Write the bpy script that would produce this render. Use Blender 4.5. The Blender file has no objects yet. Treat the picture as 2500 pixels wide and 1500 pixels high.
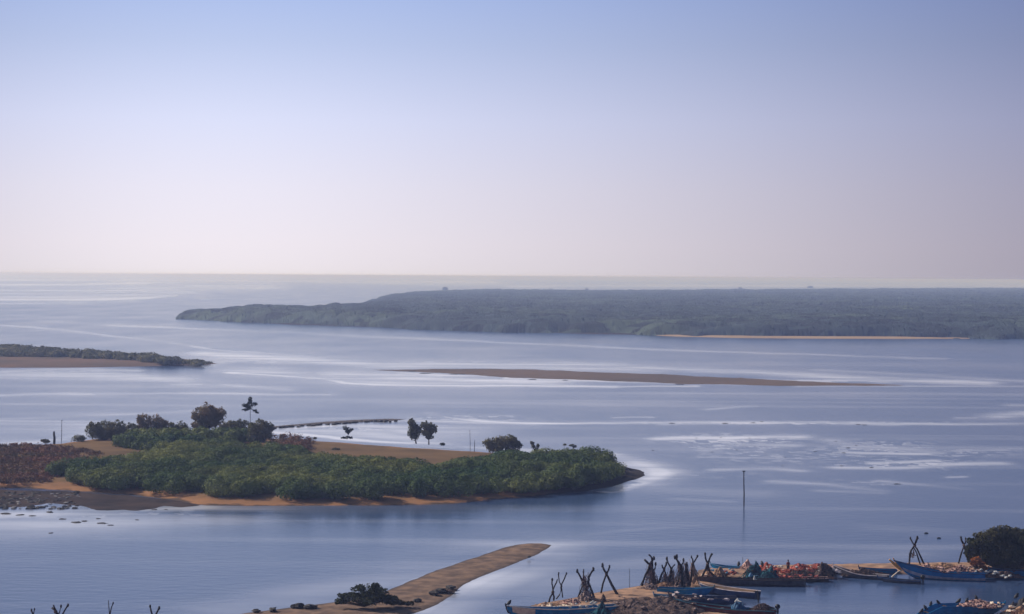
import bpy, math, random
import numpy as np
from mathutils import Vector, Matrix
random.seed(7); rng = np.random.default_rng(7)
S = bpy.context.scene
COL = S.collection
R = math.radians

# ------------------------------------------------------------------ camera
F = 4665.0; W0, H0 = 2500.0, 1500.0; CAM_H = 40.0
PITCH = math.atan((750-675)/F)
ROLL = math.atan(16.3/2500)
cam_d = bpy.data.cameras.new('camera'); cam = bpy.data.objects.new('camera', cam_d); COL.objects.link(cam)
S.camera = cam
cam_d.sensor_fit = 'HORIZONTAL'; cam_d.sensor_width = 36.0
cam_d.lens = 36.0*F/W0
cam_d.clip_start = 0.5; cam_d.clip_end = 120000
CR = Matrix.Rotation(R(90)-PITCH, 3, 'X') @ Matrix.Rotation(ROLL, 3, 'Z')
cam.matrix_world = Matrix.Translation((0, 0, CAM_H)) @ CR.to_4x4()
CRn = np.array(CR)

# ------------------------------------------------------------------ world, sun, exposure
SKY_STRENGTH = 0.07
SUN_AZ, SUN_EL = -66.0, 35.0      # degrees; azimuth from +Y towards +X
w = bpy.data.worlds.new("World"); S.world = w; w.use_nodes = True
nt = w.node_tree; nt.nodes.clear()
o_ = nt.nodes.new('ShaderNodeOutputWorld'); bg = nt.nodes.new('ShaderNodeBackground')
sky = nt.nodes.new('ShaderNodeTexSky'); sky.sky_type = 'NISHITA'; sky.sun_disc = False
sky.sun_elevation = R(SUN_EL); sky.sun_rotation = R(SUN_AZ)
sky.air_density = 1.0; sky.dust_density = 1.0; sky.ozone_density = 3.0; sky.altitude = 0
# hazy belt of sky along the horizon (direction in world space), blending into the clear sky above
tc = nt.nodes.new('ShaderNodeTexCoord'); sx = nt.nodes.new('ShaderNodeSeparateXYZ'); nt.links.new(tc.outputs['Generated'], sx.inputs[0])
def lin(r, g, b): return tuple(((c/255+.055)/1.055)**2.4 for c in (r, g, b))+(1,)
el = nt.nodes.new('ShaderNodeMapRange'); nt.links.new(sx.outputs[2], el.inputs[0]); el.inputs[1].default_value = 0; el.inputs[2].default_value = .5
rp = nt.nodes.new('ShaderNodeValToRGB'); nt.links.new(el.outputs[0], rp.inputs[0]); ce = rp.color_ramp.elements
ce[0].position = 0; ce[0].color = lin(220, 213, 221); ce[1].position = 1; ce[1].color = lin(88, 112, 178)
for z_, c_ in ((.016, (222, 215, 225)), (.045, (217, 214, 230)), (.08, (205, 210, 237)), (.12, (180, 194, 230)), (.145, (168, 187, 232)), (.22, (138, 160, 212)), (.34, (112, 136, 196))):
    e_ = ce.new(z_/.5); e_.color = lin(*c_)
nz = nt.nodes.new('ShaderNodeVectorMath'); nz.operation = 'MULTIPLY'; nt.links.new(tc.outputs['Generated'], nz.inputs[0]); nz.inputs[1].default_value = (1, 1, 0)
nn = nt.nodes.new('ShaderNodeVectorMath'); nn.operation = 'NORMALIZE'; nt.links.new(nz.outputs[0], nn.inputs[0])
dp = nt.nodes.new('ShaderNodeVectorMath'); dp.operation = 'DOT_PRODUCT'; nt.links.new(tc.outputs['Generated'], dp.inputs[0]); dp.inputs[1].default_value = (math.sin(R(-7.5)), math.cos(R(-7.5)), .02)
def mth(op, a, b, c=0):
    m_ = nt.nodes.new('ShaderNodeMath'); m_.operation = op
    for i_, q_ in enumerate((a, b, c)):
        if isinstance(q_, (int, float)): m_.inputs[i_].default_value = q_
        else: nt.links.new(q_, m_.inputs[i_])
    return m_.outputs[0]
ex = mth('EXPONENT', mth('MULTIPLY', mth('SUBTRACT', dp.outputs['Value'], 1.0), 13.5), 0)
gl = mth('MULTIPLY_ADD', ex, .86, .24)
belt = nt.nodes.new('ShaderNodeMix'); belt.data_type = 'RGBA'; belt.blend_type = 'MULTIPLY'; belt.inputs[0].default_value = 1
cg = nt.nodes.new('ShaderNodeCombineXYZ')
for i_ in range(2): nt.links.new(gl, cg.inputs[i_])
nt.links.new(mth('MULTIPLY_ADD', gl, .86, .14), cg.inputs[2])
nt.links.new(rp.outputs[0], belt.inputs[6]); nt.links.new(cg.outputs[0], belt.inputs[7])
sk_ = nt.nodes.new('ShaderNodeVectorMath'); sk_.operation = 'SCALE'; nt.links.new(sky.outputs[0], sk_.inputs[0]); sk_.inputs[3].default_value = SKY_STRENGTH
wf = nt.nodes.new('ShaderNodeMapRange'); wf.interpolation_type = 'SMOOTHSTEP'; nt.links.new(sx.outputs[2], wf.inputs[0]); wf.inputs[1].default_value = .15; wf.inputs[2].default_value = .45; wf.inputs[3].default_value = 1; wf.inputs[4].default_value = 0
fin = nt.nodes.new('ShaderNodeMix'); fin.data_type = 'RGBA'; nt.links.new(wf.outputs[0], fin.inputs[0]); nt.links.new(sk_.outputs[0], fin.inputs[6]); nt.links.new(belt.outputs[2], fin.inputs[7])
dq = nt.nodes.new('ShaderNodeVectorMath'); dq.operation = 'DOT_PRODUCT'; nt.links.new(tc.outputs['Generated'], dq.inputs[0]); dq.inputs[1].default_value = Vector((math.sin(R(-9.7)), math.cos(R(-9.7)), .03)).normalized()
g2 = mth('MULTIPLY', mth('EXPONENT', mth('MULTIPLY', mth('SUBTRACT', dq.outputs['Value'], 1.0), 170), 0), .075)
ad_ = nt.nodes.new('ShaderNodeVectorMath'); ad_.operation = 'ADD'; nt.links.new(fin.outputs[2], ad_.inputs[0]); nt.links.new(g2, ad_.inputs[1])
nt.links.new(ad_.outputs[0], bg.inputs[0]); bg.inputs[1].default_value = 1.0
nt.links.new(bg.outputs[0], o_.inputs[0])
sd = bpy.data.lights.new('sun', 'SUN'); sd.energy = 4.4; sd.angle = R(0.5); sd.color = (1.0, 0.90, 0.78)
sun = bpy.data.objects.new('sun', sd); COL.objects.link(sun)
dvec = Vector((math.sin(R(SUN_AZ))*math.cos(R(SUN_EL)), math.cos(R(SUN_AZ))*math.cos(R(SUN_EL)), math.sin(R(SUN_EL))))
sun.rotation_euler = (-dvec).to_track_quat('-Z', 'Y').to_euler()
S.view_settings.view_transform = 'Standard'; S.view_settings.look = 'None'
S.view_settings.gamma = 1.0; S.view_settings.exposure = 0.0
S.render.engine = 'CYCLES'
S.cycles.use_denoising = True
S.cycles.volume_bounces = 4
S.cycles.max_bounces = 8

# ------------------------------------------------------------------ pixel helpers (photo pixels, 2500 x 1500)
def ray(x, y):
    d = CRn @ np.array([(x-W0/2)/F, (H0/2-y)/F, -1.0]); return d
def P(x, y, z=0.0):
    d = ray(x, y); t = (z-CAM_H)/d[2]
    return Vector((d[0]*t, d[1]*t, z))
def onY(x, y, Y):
    d = ray(x, y); t = Y/d[1]
    return Vector((d[0]*t, Y, CAM_H+d[2]*t))
def proj(X, Y, Z):                       # world arrays -> photo pixels
    v = np.stack([X, Y, np.asarray(Z)-CAM_H], -1) @ CRn
    return W0/2 + F*v[..., 0]/(-v[..., 2]), H0/2 - F*v[..., 1]/(-v[..., 2])

# ------------------------------------------------------------------ noise
def _h(ix, iy, s):
    n = (ix.astype(np.int64)*374761393 + iy.astype(np.int64)*668265263 + s*1274126177) & 0xffffffff
    n = ((n ^ (n >> 13))*1103515245) & 0xffffffff
    n = (n ^ (n >> 16)) & 0xffff
    return n/65535.0
def vnoise(x, y, s=0):
    ix = np.floor(x); iy = np.floor(y); fx = x-ix; fy = y-iy
    fx = fx*fx*(3-2*fx); fy = fy*fy*(3-2*fy)
    a = _h(ix, iy, s); b = _h(ix+1, iy, s); c = _h(ix, iy+1, s); d = _h(ix+1, iy+1, s)
    return (a*(1-fx)+b*fx)*(1-fy)+(c*(1-fx)+d*fx)*fy
def fbm(x, y, s=0, o=4):
    r = 0; a = 0.5; t = 0
    for k in range(o):
        r = r+a*vnoise(x, y, s+k*17); t += a; a *= 0.5; x = x*2.03+5.1; y = y*2.03+3.7
    return r/t
def sdf(X, Y, poly):                     # signed distance, positive inside
    px = np.array([p[0] for p in poly]); py = np.array([p[1] for p in poly]); n = len(poly)
    d2 = np.full(X.shape, 1e18); ins = np.zeros(X.shape, bool)
    for i in range(n):
        ax, ay, bx, by = px[i], py[i], px[(i+1) % n], py[(i+1) % n]
        ex, ey = bx-ax, by-ay
        t = np.clip(((X-ax)*ex+(Y-ay)*ey)/(ex*ex+ey*ey+1e-12), 0, 1)
        d2 = np.minimum(d2, (X-ax-t*ex)**2+(Y-ay-t*ey)**2)
        c = ((ay > Y) != (by > Y))
        ins ^= c & (X < (bx-ax)*(Y-ay)/(by-ay+1e-12)+ax)
    d = np.sqrt(d2); return np.where(ins, d, -d)

# ------------------------------------------------------------------ materials
def mat(name, c1, c2=None, scale=1.0, rough=0.8, bump=0.0, bscale=None, stretch=(1, 1, 1), detail=6, lo=.35, hi=.65, spec=0.3, c3=None, metal=0.0):
    m = bpy.data.materials.new(name); m.use_nodes = True; n = m.node_tree.nodes; L = m.node_tree.links
    b = n['Principled BSDF']; b.inputs['Roughness'].default_value = rough
    b.inputs['Specular IOR Level'].default_value = spec; b.inputs['Metallic'].default_value = metal
    b.inputs['Base Color'].default_value = (*c1, 1)
    g = n.new('ShaderNodeNewGeometry'); mp = n.new('ShaderNodeMapping'); mp.inputs['Scale'].default_value = stretch
    L.new(g.outputs['Position'], mp.inputs[0])
    if c2 is None: c2 = tuple(x*0.72 for x in c1)
    t = n.new('ShaderNodeTexNoise'); t.inputs['Scale'].default_value = scale; t.inputs['Detail'].default_value = detail
    L.new(mp.outputs[0], t.inputs[0])
    r = n.new('ShaderNodeValToRGB'); L.new(t.outputs[0], r.inputs[0])
    r.color_ramp.elements[0].position = lo; r.color_ramp.elements[0].color = (*c1, 1)
    r.color_ramp.elements[1].position = hi; r.color_ramp.elements[1].color = (*c2, 1)
    if c3:
        e = r.color_ramp.elements.new((lo+hi)/2); e.color = (*c3, 1)
    L.new(r.outputs[0], b.inputs['Base Color'])
    if bump:
        t2 = n.new('ShaderNodeTexNoise'); t2.inputs['Scale'].default_value = bscale or scale*4; t2.inputs['Detail'].default_value = 5
        L.new(mp.outputs[0], t2.inputs[0])
        bp = n.new('ShaderNodeBump'); bp.inputs['Distance'].default_value = bump; bp.inputs['Strength'].default_value = 1.0
        L.new(t2.outputs[0], bp.inputs['Height']); L.new(bp.outputs[0], b.inputs['Normal'])
    return m
def leafmat(name, c1, c2, scale=.12, tr=0.3, c3=None):
    m = mat(name, c1, c2, scale, rough=.75, spec=.12, c3=c3, detail=8)
    n = m.node_tree.nodes; L = m.node_tree.links
    b = n['Principled BSDF']; out = n['Material Output']; ramp = [x for x in n if x.type == 'VALTORGB'][0]
    t = n.new('ShaderNodeBsdfTranslucent'); L.new(ramp.outputs[0], t.inputs[0])
    mx = n.new('ShaderNodeMixShader'); mx.inputs[0].default_value = tr
    L.new(b.outputs[0], mx.inputs[1]); L.new(t.outputs[0], mx.inputs[2]); L.new(mx.outputs[0], out.inputs[0])
    return m
M = {}
def farmat(name, c1, c2, scale, rough, bump, **k):
    m = mat(name, c1, c2, scale, rough, bump, **k); n = m.node_tree.nodes; L = m.node_tree.links
    b = n['Principled BSDF']; ramp = [x for x in n if x.type == 'VALTORGB'][0]; g = [x for x in n if x.type == 'NEW_GEOMETRY'][0]
    v = n.new('ShaderNodeTexVoronoi'); v.inputs['Scale'].default_value = .07; L.new(g.outputs['Position'], v.inputs[0])
    hs = n.new('ShaderNodeSeparateColor'); L.new(v.outputs['Color'], hs.inputs[0])
    mr = n.new('ShaderNodeMapRange'); L.new(hs.outputs[0], mr.inputs[0]); mr.inputs[3].default_value = .2; mr.inputs[4].default_value = 2.2
    x = n.new('ShaderNodeVectorMath'); x.operation = 'SCALE'; L.new(ramp.outputs[0], x.inputs[0]); L.new(mr.outputs[0], x.inputs[3]); L.new(x.outputs[0], b.inputs['Base Color'])
    return m
M['sand'] = mat('sand', (.26, .165, .10), (.15, .10, .07), .25, .95, .03, 3, lo=.3, hi=.7)
M['wet_sand'] = mat('wet_sand', (.13, .10, .085), (.075, .06, .055), .2, .6, .02, 3)
M['spit'] = mat('spit_sand', (.25, .165, .12), (.12, .085, .07), .45, .95, .08, 3, lo=.38, hi=.62, spec=.1)
M['harbour_sand'] = mat('harbour_sand', (.46, .27, .17), (.25, .155, .11), .9, .95, .07, 4, lo=.38, hi=.62)
M['mud'] = mat('mud', (.075, .055, .05), (.035, .03, .033), .15, .9, .02, 2, spec=.03)
M['wood'] = mat('weathered_wood', (.035, .028, .025), (.015, .012, .012), 3, .9)
M['bark'] = mat('bark', (.08, .06, .045), (.04, .03, .025), 3, .9)
M['rock'] = mat('dark_rock', (.06, .055, .055), (.03, .028, .03), 1.5, .8)
M['palerock'] = mat('pale_rock', (.32, .31, .32), (.2, .19, .2), 1.5, .8)
M['thicket'] = leafmat('thicket_leaves', (.05, .10, .035), (.20, .22, .065), .05, .25, c3=(.105, .145, .05))
M['thicket_dark'] = leafmat('dark_leaves', (.11, .12, .06), (.20, .18, .10), .2, .25)
M['tree_brown'] = leafmat('brown_leaves', (.30, .20, .12), (.18, .15, .08), .2, .3)
M['shrub_near'] = leafmat('near_shrub_leaves', (.06, .07, .03), (.025, .035, .018), .8, .3)
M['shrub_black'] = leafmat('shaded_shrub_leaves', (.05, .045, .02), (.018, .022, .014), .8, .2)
M['shrub_tree'] = leafmat('harbour_shrub_leaves', (.10, .09, .04), (.03, .04, .02), .5, .18)
M['scrub'] = leafmat('dry_scrub', (.20, .095, .065), (.11, .08, .045), .12, .2)
M['far'] = farmat('far_canopy', (.014, .022, .024), (.032, .045, .030), .006, .95, 0, lo=.35, hi=.62, detail=10, c3=(.02, .03, .03))
M['midcanopy'] = mat('mid_canopy', (.035, .055, .02), (.06, .085, .03), .05, .9, .3, .5, detail=8)
M['net_grey'] = mat('grey_net', (.38, .27, .24), (.04, .03, .04), 3.5, .95, .05, 9, lo=.4, hi=.6)
M['net_dark'] = mat('dark_net', (.15, .095, .08), (.022, .018, .025), 5.0, .95, .06, 7, lo=.4, hi=.62)
M['net_tan'] = mat('tan_net', (.60, .36, .22), (.12, .07, .06), 3, .95, .05, 9, lo=.4, hi=.62)
M['net_red'] = mat('red_net', (.55, .15, .11), (.06, .025, .035), 3.5, .9, .06, 9, lo=.42, hi=.6, c3=(.4, .10, .08))
M['net_pink'] = mat('pink_net', (.70, .45, .38), (.10, .045, .055), 4, .95, .05, 9, lo=.42, hi=.6)
M['net_teal'] = mat('teal_net', (.015, .13, .17), (.006, .03, .06), 2.5, .9, .05, 8, lo=.4, hi=.6)
M['blue'] = mat('blue_paint', (.004, .23, .50), (.006, .15, .35), 1.2, .7, .004, 9, spec=.08)
M['navy'] = mat('navy_paint', (.02, .06, .17), (.012, .03, .085), 1.2, .55)
M['teal'] = mat('teal_paint', (.04, .15, .21), (.03, .09, .14), 1.2, .55)
M['cream'] = mat('cream_paint', (.9, .76, .6), (.62, .48, .38), 2, .6)
M['white'] = mat('white_paint', (.6, .6, .6), (.42, .4, .42), 2, .6)
M['grey'] = mat('grey_paint', (.10, .09, .105), (.055, .05, .065), 1.5, .6)
M['lilac'] = mat('faded_white_paint', (.6, .53, .55), (.36, .30, .33), 2, .7)
M['orange'] = mat('orange_paint', (.95, .45, .10), (.7, .28, .06), 2, .55)
M['red'] = mat('maroon_paint', (.14, .022, .025), (.07, .015, .02), 1.5, .6)
M['tan'] = mat('tan_boards', (.17, .09, .04), (.09, .065, .05), .8, .8)
M['brownwood'] = mat('brown_boards', (.07, .045, .035), (.04, .03, .028), 1.5, .8)
M['black'] = mat('black_plastic', (.008, .008, .01), (.012, .012, .014), 3, .45)
M['lightblue'] = mat('light_blue_sheet', (.10, .28, .48), (.06, .18, .34), 3, .6)
M['brightblue'] = mat('bright_blue_sheet', (.012, .12, .26), (.01, .06, .14), 2, .6)
M['redcloth'] = mat('red_cloth', (.42, .07, .05), (.25, .04, .035), 6, .9)
M['skin'] = mat('skin', (.22, .12, .08), (.18, .10, .07), 6, .6)
M['hair'] = mat('hair', (.01, .009, .009), (.015, .012, .012), 6, .7)
M['darkcloth'] = mat('dark_cloth', (.03, .03, .04), (.02, .02, .028), 6, .9)
M['crow'] = mat('black_feathers', (.008, .008, .01), (.014, .013, .016), 10, .55)
M['crate_red'] = mat('red_crate_plastic', (.5, .11, .07), (.38, .08, .05), 6, .6)
M['foamy'] = mat('white_float', (.6, .6, .58), (.45, .44, .42), 6, .7)
M['orangeleaf'] = leafmat('orange_dry_leaves', (.5, .18, .05), (.25, .09, .03), 3, .3)
M['tarp'] = mat('brown_tarp', (.05, .042, .04), (.03, .027, .03), .8, .85, .05, 2)

# ------------------------------------------------------------------ object helpers
def tag(o, label=None, cat=None, group=None, kind=None):
    if label: o['label'] = label
    if cat: o['category'] = cat
    if group: o['group'] = group
    if kind: o['kind'] = kind
    return o
def link(name, verts, faces, material, parent=None, smooth=False):
    me = bpy.data.meshes.new(name)
    if isinstance(faces, np.ndarray):
        nv = len(verts); nf, k = faces.shape
        me.vertices.add(nv); me.vertices.foreach_set('co', np.asarray(verts, np.float32).ravel())
        me.loops.add(nf*k); me.loops.foreach_set('vertex_index', faces.astype(np.int32).ravel())
        me.polygons.add(nf); me.polygons.foreach_set('loop_start', np.arange(0, nf*k, k, dtype=np.int32))
        me.polygons.foreach_set('loop_total', np.full(nf, k, np.int32))
        me.update(calc_edges=True)
    else:
        me.from_pydata([tuple(v) for v in verts], [], faces); me.update()
    if smooth: me.polygons.foreach_set('use_smooth', np.ones(len(me.polygons), bool))
    me.materials.append(material)
    o = bpy.data.objects.new(name, me); COL.objects.link(o)
    if parent: o.parent = parent
    return o
def empty(name, loc, rz=0):
    o = bpy.data.objects.new(name, None); COL.objects.link(o); o.location = loc; o.rotation_euler = (0, 0, rz)
    o.empty_display_size = .3
    return o
class MB:
    def __init__(s): s.v = []; s.f = []
    def add(s, vs, fs):
        b = len(s.v); s.v += [tuple(v) for v in vs]; s.f += [tuple(i+b for i in f) for f in fs]; return s
    def box(s, c, d, rz=0, taper=1.0):
        x, y, z = d[0]/2, d[1]/2, d[2]/2; vs = []
        for k, q in ((-1, 1), (1, taper)):
            for (i, j) in ((-1, -1), (1, -1), (1, 1), (-1, 1)):
                X, Y = i*x*q, j*y*q
                vs.append((c[0]+X*math.cos(rz)-Y*math.sin(rz), c[1]+X*math.sin(rz)+Y*math.cos(rz), c[2]+k*z))
        return s.add(vs, [(0, 3, 2, 1), (4, 5, 6, 7), (0, 1, 5, 4), (1, 2, 6, 5), (2, 3, 7, 6), (3, 0, 4, 7)])
    def tube(s, pts, rad, n=7):
        pts = [Vector(p) for p in pts]
        if not isinstance(rad, (list, tuple)): rad = [rad]*len(pts)
        vs = []; up = Vector((.13, .21, 1)).normalized()
        for i, p in enumerate(pts):
            d = (pts[min(i+1, len(pts)-1)]-pts[max(i-1, 0)]).normalized()
            a = d.cross(up)
            if a.length < .1: a = d.cross(Vector((1, .1, 0)))
            a.normalize(); b = d.cross(a)
            for k in range(n):
                t = 2*math.pi*k/n; vs.append(p+(a*math.cos(t)+b*math.sin(t))*rad[i])
        fs = [(i*n+k, i*n+(k+1) % n, (i+1)*n+(k+1) % n, (i+1)*n+k) for i in range(len(pts)-1) for k in range(n)]
        fs += [tuple(range(n))[::-1], tuple(range((len(pts)-1)*n, len(pts)*n))]
        return s.add(vs, fs)
    def blob(s, c, r, amp=.15, nu=12, nv=8, seed=0, rz=0):
        vs = []; ca, sa = math.cos(rz), math.sin(rz)
        for j in range(nv+1):
            ph = math.pi*j/nv
            for i in range(nu):
                th = 2*math.pi*i/nu
                x, y, z = math.sin(ph)*math.cos(th), math.sin(ph)*math.sin(th), math.cos(ph)
                q = 1+amp*(2*float(fbm(np.array(x*2.3+seed*3.1+9), np.array(y*2.3+z*1.9+seed), 3, 3))-1) if amp else 1
                X, Y, Z = x*r[0]*q, y*r[1]*q, z*r[2]*q
                vs.append((c[0]+X*ca-Y*sa, c[1]+X*sa+Y*ca, c[2]+Z))
        fs = [(j*nu+i, (j+1)*nu+i, (j+1)*nu+(i+1) % nu, j*nu+(i+1) % nu) for j in range(nv) for i in range(nu)]
        return s.add(vs, fs)
    def build(s, name, m, parent=None, smooth=False):
        return link(name, s.v, s.f, m, parent, smooth)

# ------------------------------------------------------------------ land
def land(name, poly, res, height, material, slope=6.0, seed=0, rough=.25, shore=1.0, margin=None, hill=None, edge=None):
    """ground sheet from a waterline polygon (world xy): rises from below the water at its shoreline"""
    xs = [p[0] for p in poly]; ys = [p[1] for p in poly]; mg = margin or slope*1.5
    gx = np.arange(min(xs)-mg, max(xs)+mg, res[0]); gy = np.arange(min(ys)-mg, max(ys)+mg, res[1])
    X, Y = np.meshgrid(gx, gy)
    e = edge if edge is not None else shore*2
    d = sdf(X, Y, poly)+(fbm(X/(shore*4), Y/(shore*4), seed)-.5)*e+(fbm(X/shore, Y/shore, seed+5)-.5)*e*.3
    Z = np.where(d > 0, height*(1-np.exp(-d/slope)), d*height/slope)
    Z = np.maximum(Z, -2.0)+np.where(d > 0, np.minimum(d/slope, 1), 0)*rough*(fbm(X/(slope*.8), Y/(slope*.8), seed+9, 5)-.5)*2
    if hill is not None: Z += hill(X, Y)*np.clip(d/slope, 0, 1)
    keep = (d[:-1, :-1] > -mg) | (d[1:, 1:] > -mg)
    ny, nx = X.shape
    idx = np.arange(nx*ny).reshape(ny, nx)
    f = np.stack([idx[:-1, :-1], idx[:-1, 1:], idx[1:, 1:], idx[1:, :-1]], -1)[keep]
    used, inv = np.unique(f, return_inverse=True); f = inv.reshape(f.shape)
    v = np.stack([X.ravel(), Y.ravel(), Z.ravel()], -1)[used]
    o = link(name, v, f, material, smooth=True); tag(o, kind='structure')
    return o, (lambda x, y: float(height))
def pts(lst, z=0.0):
    out = []
    for p in lst:
        q = P(p[0], p[1], p[2] if len(p) > 2 else z); out.append((q.x, q.y))
    return out

# main island
ISL = pts([(-500, 1150), (-250, 1180), (0, 1192), (150, 1198), (300, 1208), (420, 1222), (505, 1234), (700, 1236), (900, 1235), (1080, 1231),
           (1300, 1214), (1480, 1192), (1540, 1174), (1578, 1161), (1563, 1148), (1510, 1136), (1488, 1118),
           (1440, 1108, 1), (1300, 1103, 1), (1160, 1094, 1), (1000, 1085, 1), (850, 1074, 1), (670, 1063, 1), (600, 1056, 1), (400, 1056, 1),
           (230, 1062, 1), (130, 1076, 1), (0, 1086, 1), (-200, 1095, 1), (-500, 1100, 1)])
def island_mat():
    m = mat('island_ground', (.20, .125, .065), (.12, .08, .045), .10, .95, .05, 2, lo=.3, hi=.7)
    n = m.node_tree.nodes; L = m.node_tree.links; b = n['Principled BSDF']; ramp = [x for x in n if x.type == 'VALTORGB'][0]
    g = n.new('ShaderNodeNewGeometry'); sp = n.new('ShaderNodeSeparateXYZ'); L.new(g.outputs['Position'], sp.inputs[0])
    t = n.new('ShaderNodeTexNoise'); t.inputs['Scale'].default_value = .3; L.new(g.outputs['Position'], t.inputs[0])
    ad = n.new('ShaderNodeMath'); ad.operation = 'MULTIPLY_ADD'; L.new(t.outputs[0], ad.inputs[0]); ad.inputs[1].default_value = .8; L.new(sp.outputs[2], ad.inputs[2])
    r2 = n.new('ShaderNodeValToRGB'); L.new(ad.outputs[0], r2.inputs[0])
    e = r2.color_ramp.elements; e[0].position = .42; e[0].color = (.09, .065, .05, 1); e[1].position = .60; e[1].color = (.33, .17, .085, 1)
    k = e.new(.9); k.color = (.27, .145, .075, 1)
    r3 = n.new('ShaderNodeMapRange'); L.new(ad.outputs[0], r3.inputs[0]); r3.inputs[1].default_value = .95; r3.inputs[2].default_value = 1.25
    mx = n.new('ShaderNodeMix'); mx.data_type = 'RGBA'; L.new(r3.outputs[0], mx.inputs[0]); L.new(r2.outputs[0], mx.inputs[6]); L.new(ramp.outputs[0], mx.inputs[7])
    tip = n.new('ShaderNodeMapRange'); tip.interpolation_type = 'SMOOTHSTEP'; L.new(sp.outputs[0], tip.inputs[0]); tip.inputs[1].default_value = P(1240, 1200, 0).x; tip.inputs[2].default_value = P(1400, 1190, 0).x
    m2 = n.new('ShaderNodeMix'); m2.data_type = 'RGBA'; L.new(tip.outputs[0], m2.inputs[0]); L.new(mx.outputs[2], m2.inputs[6]); m2.inputs[7].default_value = (.045, .038, .038, 1)
    L.new(m2.outputs[2], b.inputs['Base Color']); b.inputs['Specular IOR Level'].default_value = .05
    return m
M['island'] = island_mat()
land('island_ground', ISL, (.8, .8), 1.1, M['island'], slope=5, seed=3, rough=.12, shore=4, edge=3)
# mud flat on the island's left front
land('mud_flat', pts([(-500, 1175), (0, 1196), (150, 1200), (300, 1210), (420, 1222), (505, 1232), (490, 1237), (440, 1240), (400, 1236), (380, 1243), (330, 1248), (240, 1245),
                      (190, 1236), (120, 1230), (60, 1238), (-80, 1240), (-500, 1235)]), (.5, .5), .14, M['mud'], slope=3, seed=8, rough=.1, shore=2.2, edge=4)
# stony spit behind the island
land('stone_spit', pts([(655, 1047), (700, 1043), (800, 1035), (880, 1031), (950, 1029), (990, 1024), (950, 1023), (860, 1026), (780, 1031), (700, 1038), (660, 1042)]), (.6, .6), .35, M['wet_sand'], slope=2.5, seed=11, rough=.15, shore=2, edge=1.2)
# island on the left, middle distance
MIDI = pts([(-700, 890), (-300, 897), (0, 898), (150, 898), (300, 896), (430, 893), (505, 891), (532, 888), (505, 883), (450, 872, 1), (300, 863, 1), (0, 850, 1), (-700, 830, 1)])
M['midland'] = mat('mid_island_ground', (.15, .085, .055), (.085, .06, .045), .03, .95)
land('far_left_island_ground', MIDI, (2.5, 2.5), 1.2, M['midland'], slope=8, seed=21, rough=.1, shore=6, edge=4)
# long sand bar
BAR = pts([(905, 903.5), (1000, 903), (1150, 902), (1300, 903.5), (1500, 911), (1700, 919), (1850, 925), (1960, 933), (2120, 938), (2270, 941), (2120, 942.5), (1950, 942), (1800, 940),
           (1650, 937), (1500, 931), (1350, 925), (1200, 919), (1100, 913), (1000, 907)])
BAR2 = pts([(1215, 937), (1300, 931), (1400, 929), (1500, 931), (1620, 937), (1700, 941), (1500, 942), (1300, 941)])
M['bar'] = mat('bar_sand', (.10, .075, .065), (.15, .10, .075), .012, .9, lo=.4, hi=.65)
land('sand_bar', BAR, (1.5, 1.5), .5, M['bar'], slope=6, seed=31, rough=.16, shore=4, edge=13)
# near spit
SPIT = pts([(380, 1525), (520, 1510), (600, 1497), (700, 1485), (800, 1473), (870, 1463), (940, 1446), (980, 1430), (1020, 1412), (1060, 1396), (1100, 1383), (1150, 1366), (1200, 1348), (1235, 1337), (1265, 1330),
            (1295, 1327), (1322, 1327), (1350, 1331), (1334, 1342), (1305, 1355), (1275, 1368), (1240, 1381), (1200, 1396), (1160, 1413), (1125, 1433), (1090, 1458), (1062, 1476), (1030, 1491),
            (960, 1512), (900, 1560), (380, 1600)])
def wet_margin(m, lo_z, hi_z, col):
    n = m.node_tree.nodes; L = m.node_tree.links; b = n['Principled BSDF']; src = b.inputs['Base Color'].links[0].from_socket
    g = n.new('ShaderNodeNewGeometry'); sp = n.new('ShaderNodeSeparateXYZ'); L.new(g.outputs['Position'], sp.inputs[0])
    r = n.new('ShaderNodeMapRange'); L.new(sp.outputs[2], r.inputs[0]); r.inputs[1].default_value = lo_z; r.inputs[2].default_value = hi_z
    x = n.new('ShaderNodeMix'); x.data_type = 'RGBA'; L.new(r.outputs[0], x.inputs[0]); x.inputs[6].default_value = (*col, 1); L.new(src, x.inputs[7]); L.new(x.outputs[2], b.inputs['Base Color'])
wet_margin(M['spit'], .0, .09, (.08, .062, .06)); wet_margin(M['harbour_sand'], .1, .35, (.13, .085, .065))
land('spit', SPIT, (.35, .35), .2, M['spit'], slope=1.8, seed=41, rough=.13, shore=2.5, edge=1.3)
# harbour shore
HARB = pts([(1275, 1492), (1300, 1479), (1340, 1472), (1400, 1460), (1450, 1450), (1550, 1433), (1620, 1425), (1690, 1408), (1700, 1392), (1760, 1384), (1850, 1381), (1950, 1380), (2150, 1377),
            (2260, 1376), (2400, 1374), (2500, 1370), (2800, 1355), (3100, 1390), (2800, 1425), (2500, 1412), (2440, 1409), (2300, 1404), (2200, 1403), (2120, 1407), (2060, 1404), (2000, 1402), (1940, 1412), (1880, 1417),
            (1800, 1424), (1720, 1440), (1690, 1462), (1760, 1492), (1870, 1512), (1880, 1620), (1200, 1620), (1230, 1530)])
land('harbour_shore', HARB, (.4, .4), .5, M['harbour_sand'], slope=1.6, seed=51, rough=.12, shore=2.5, edge=1.2)
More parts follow.
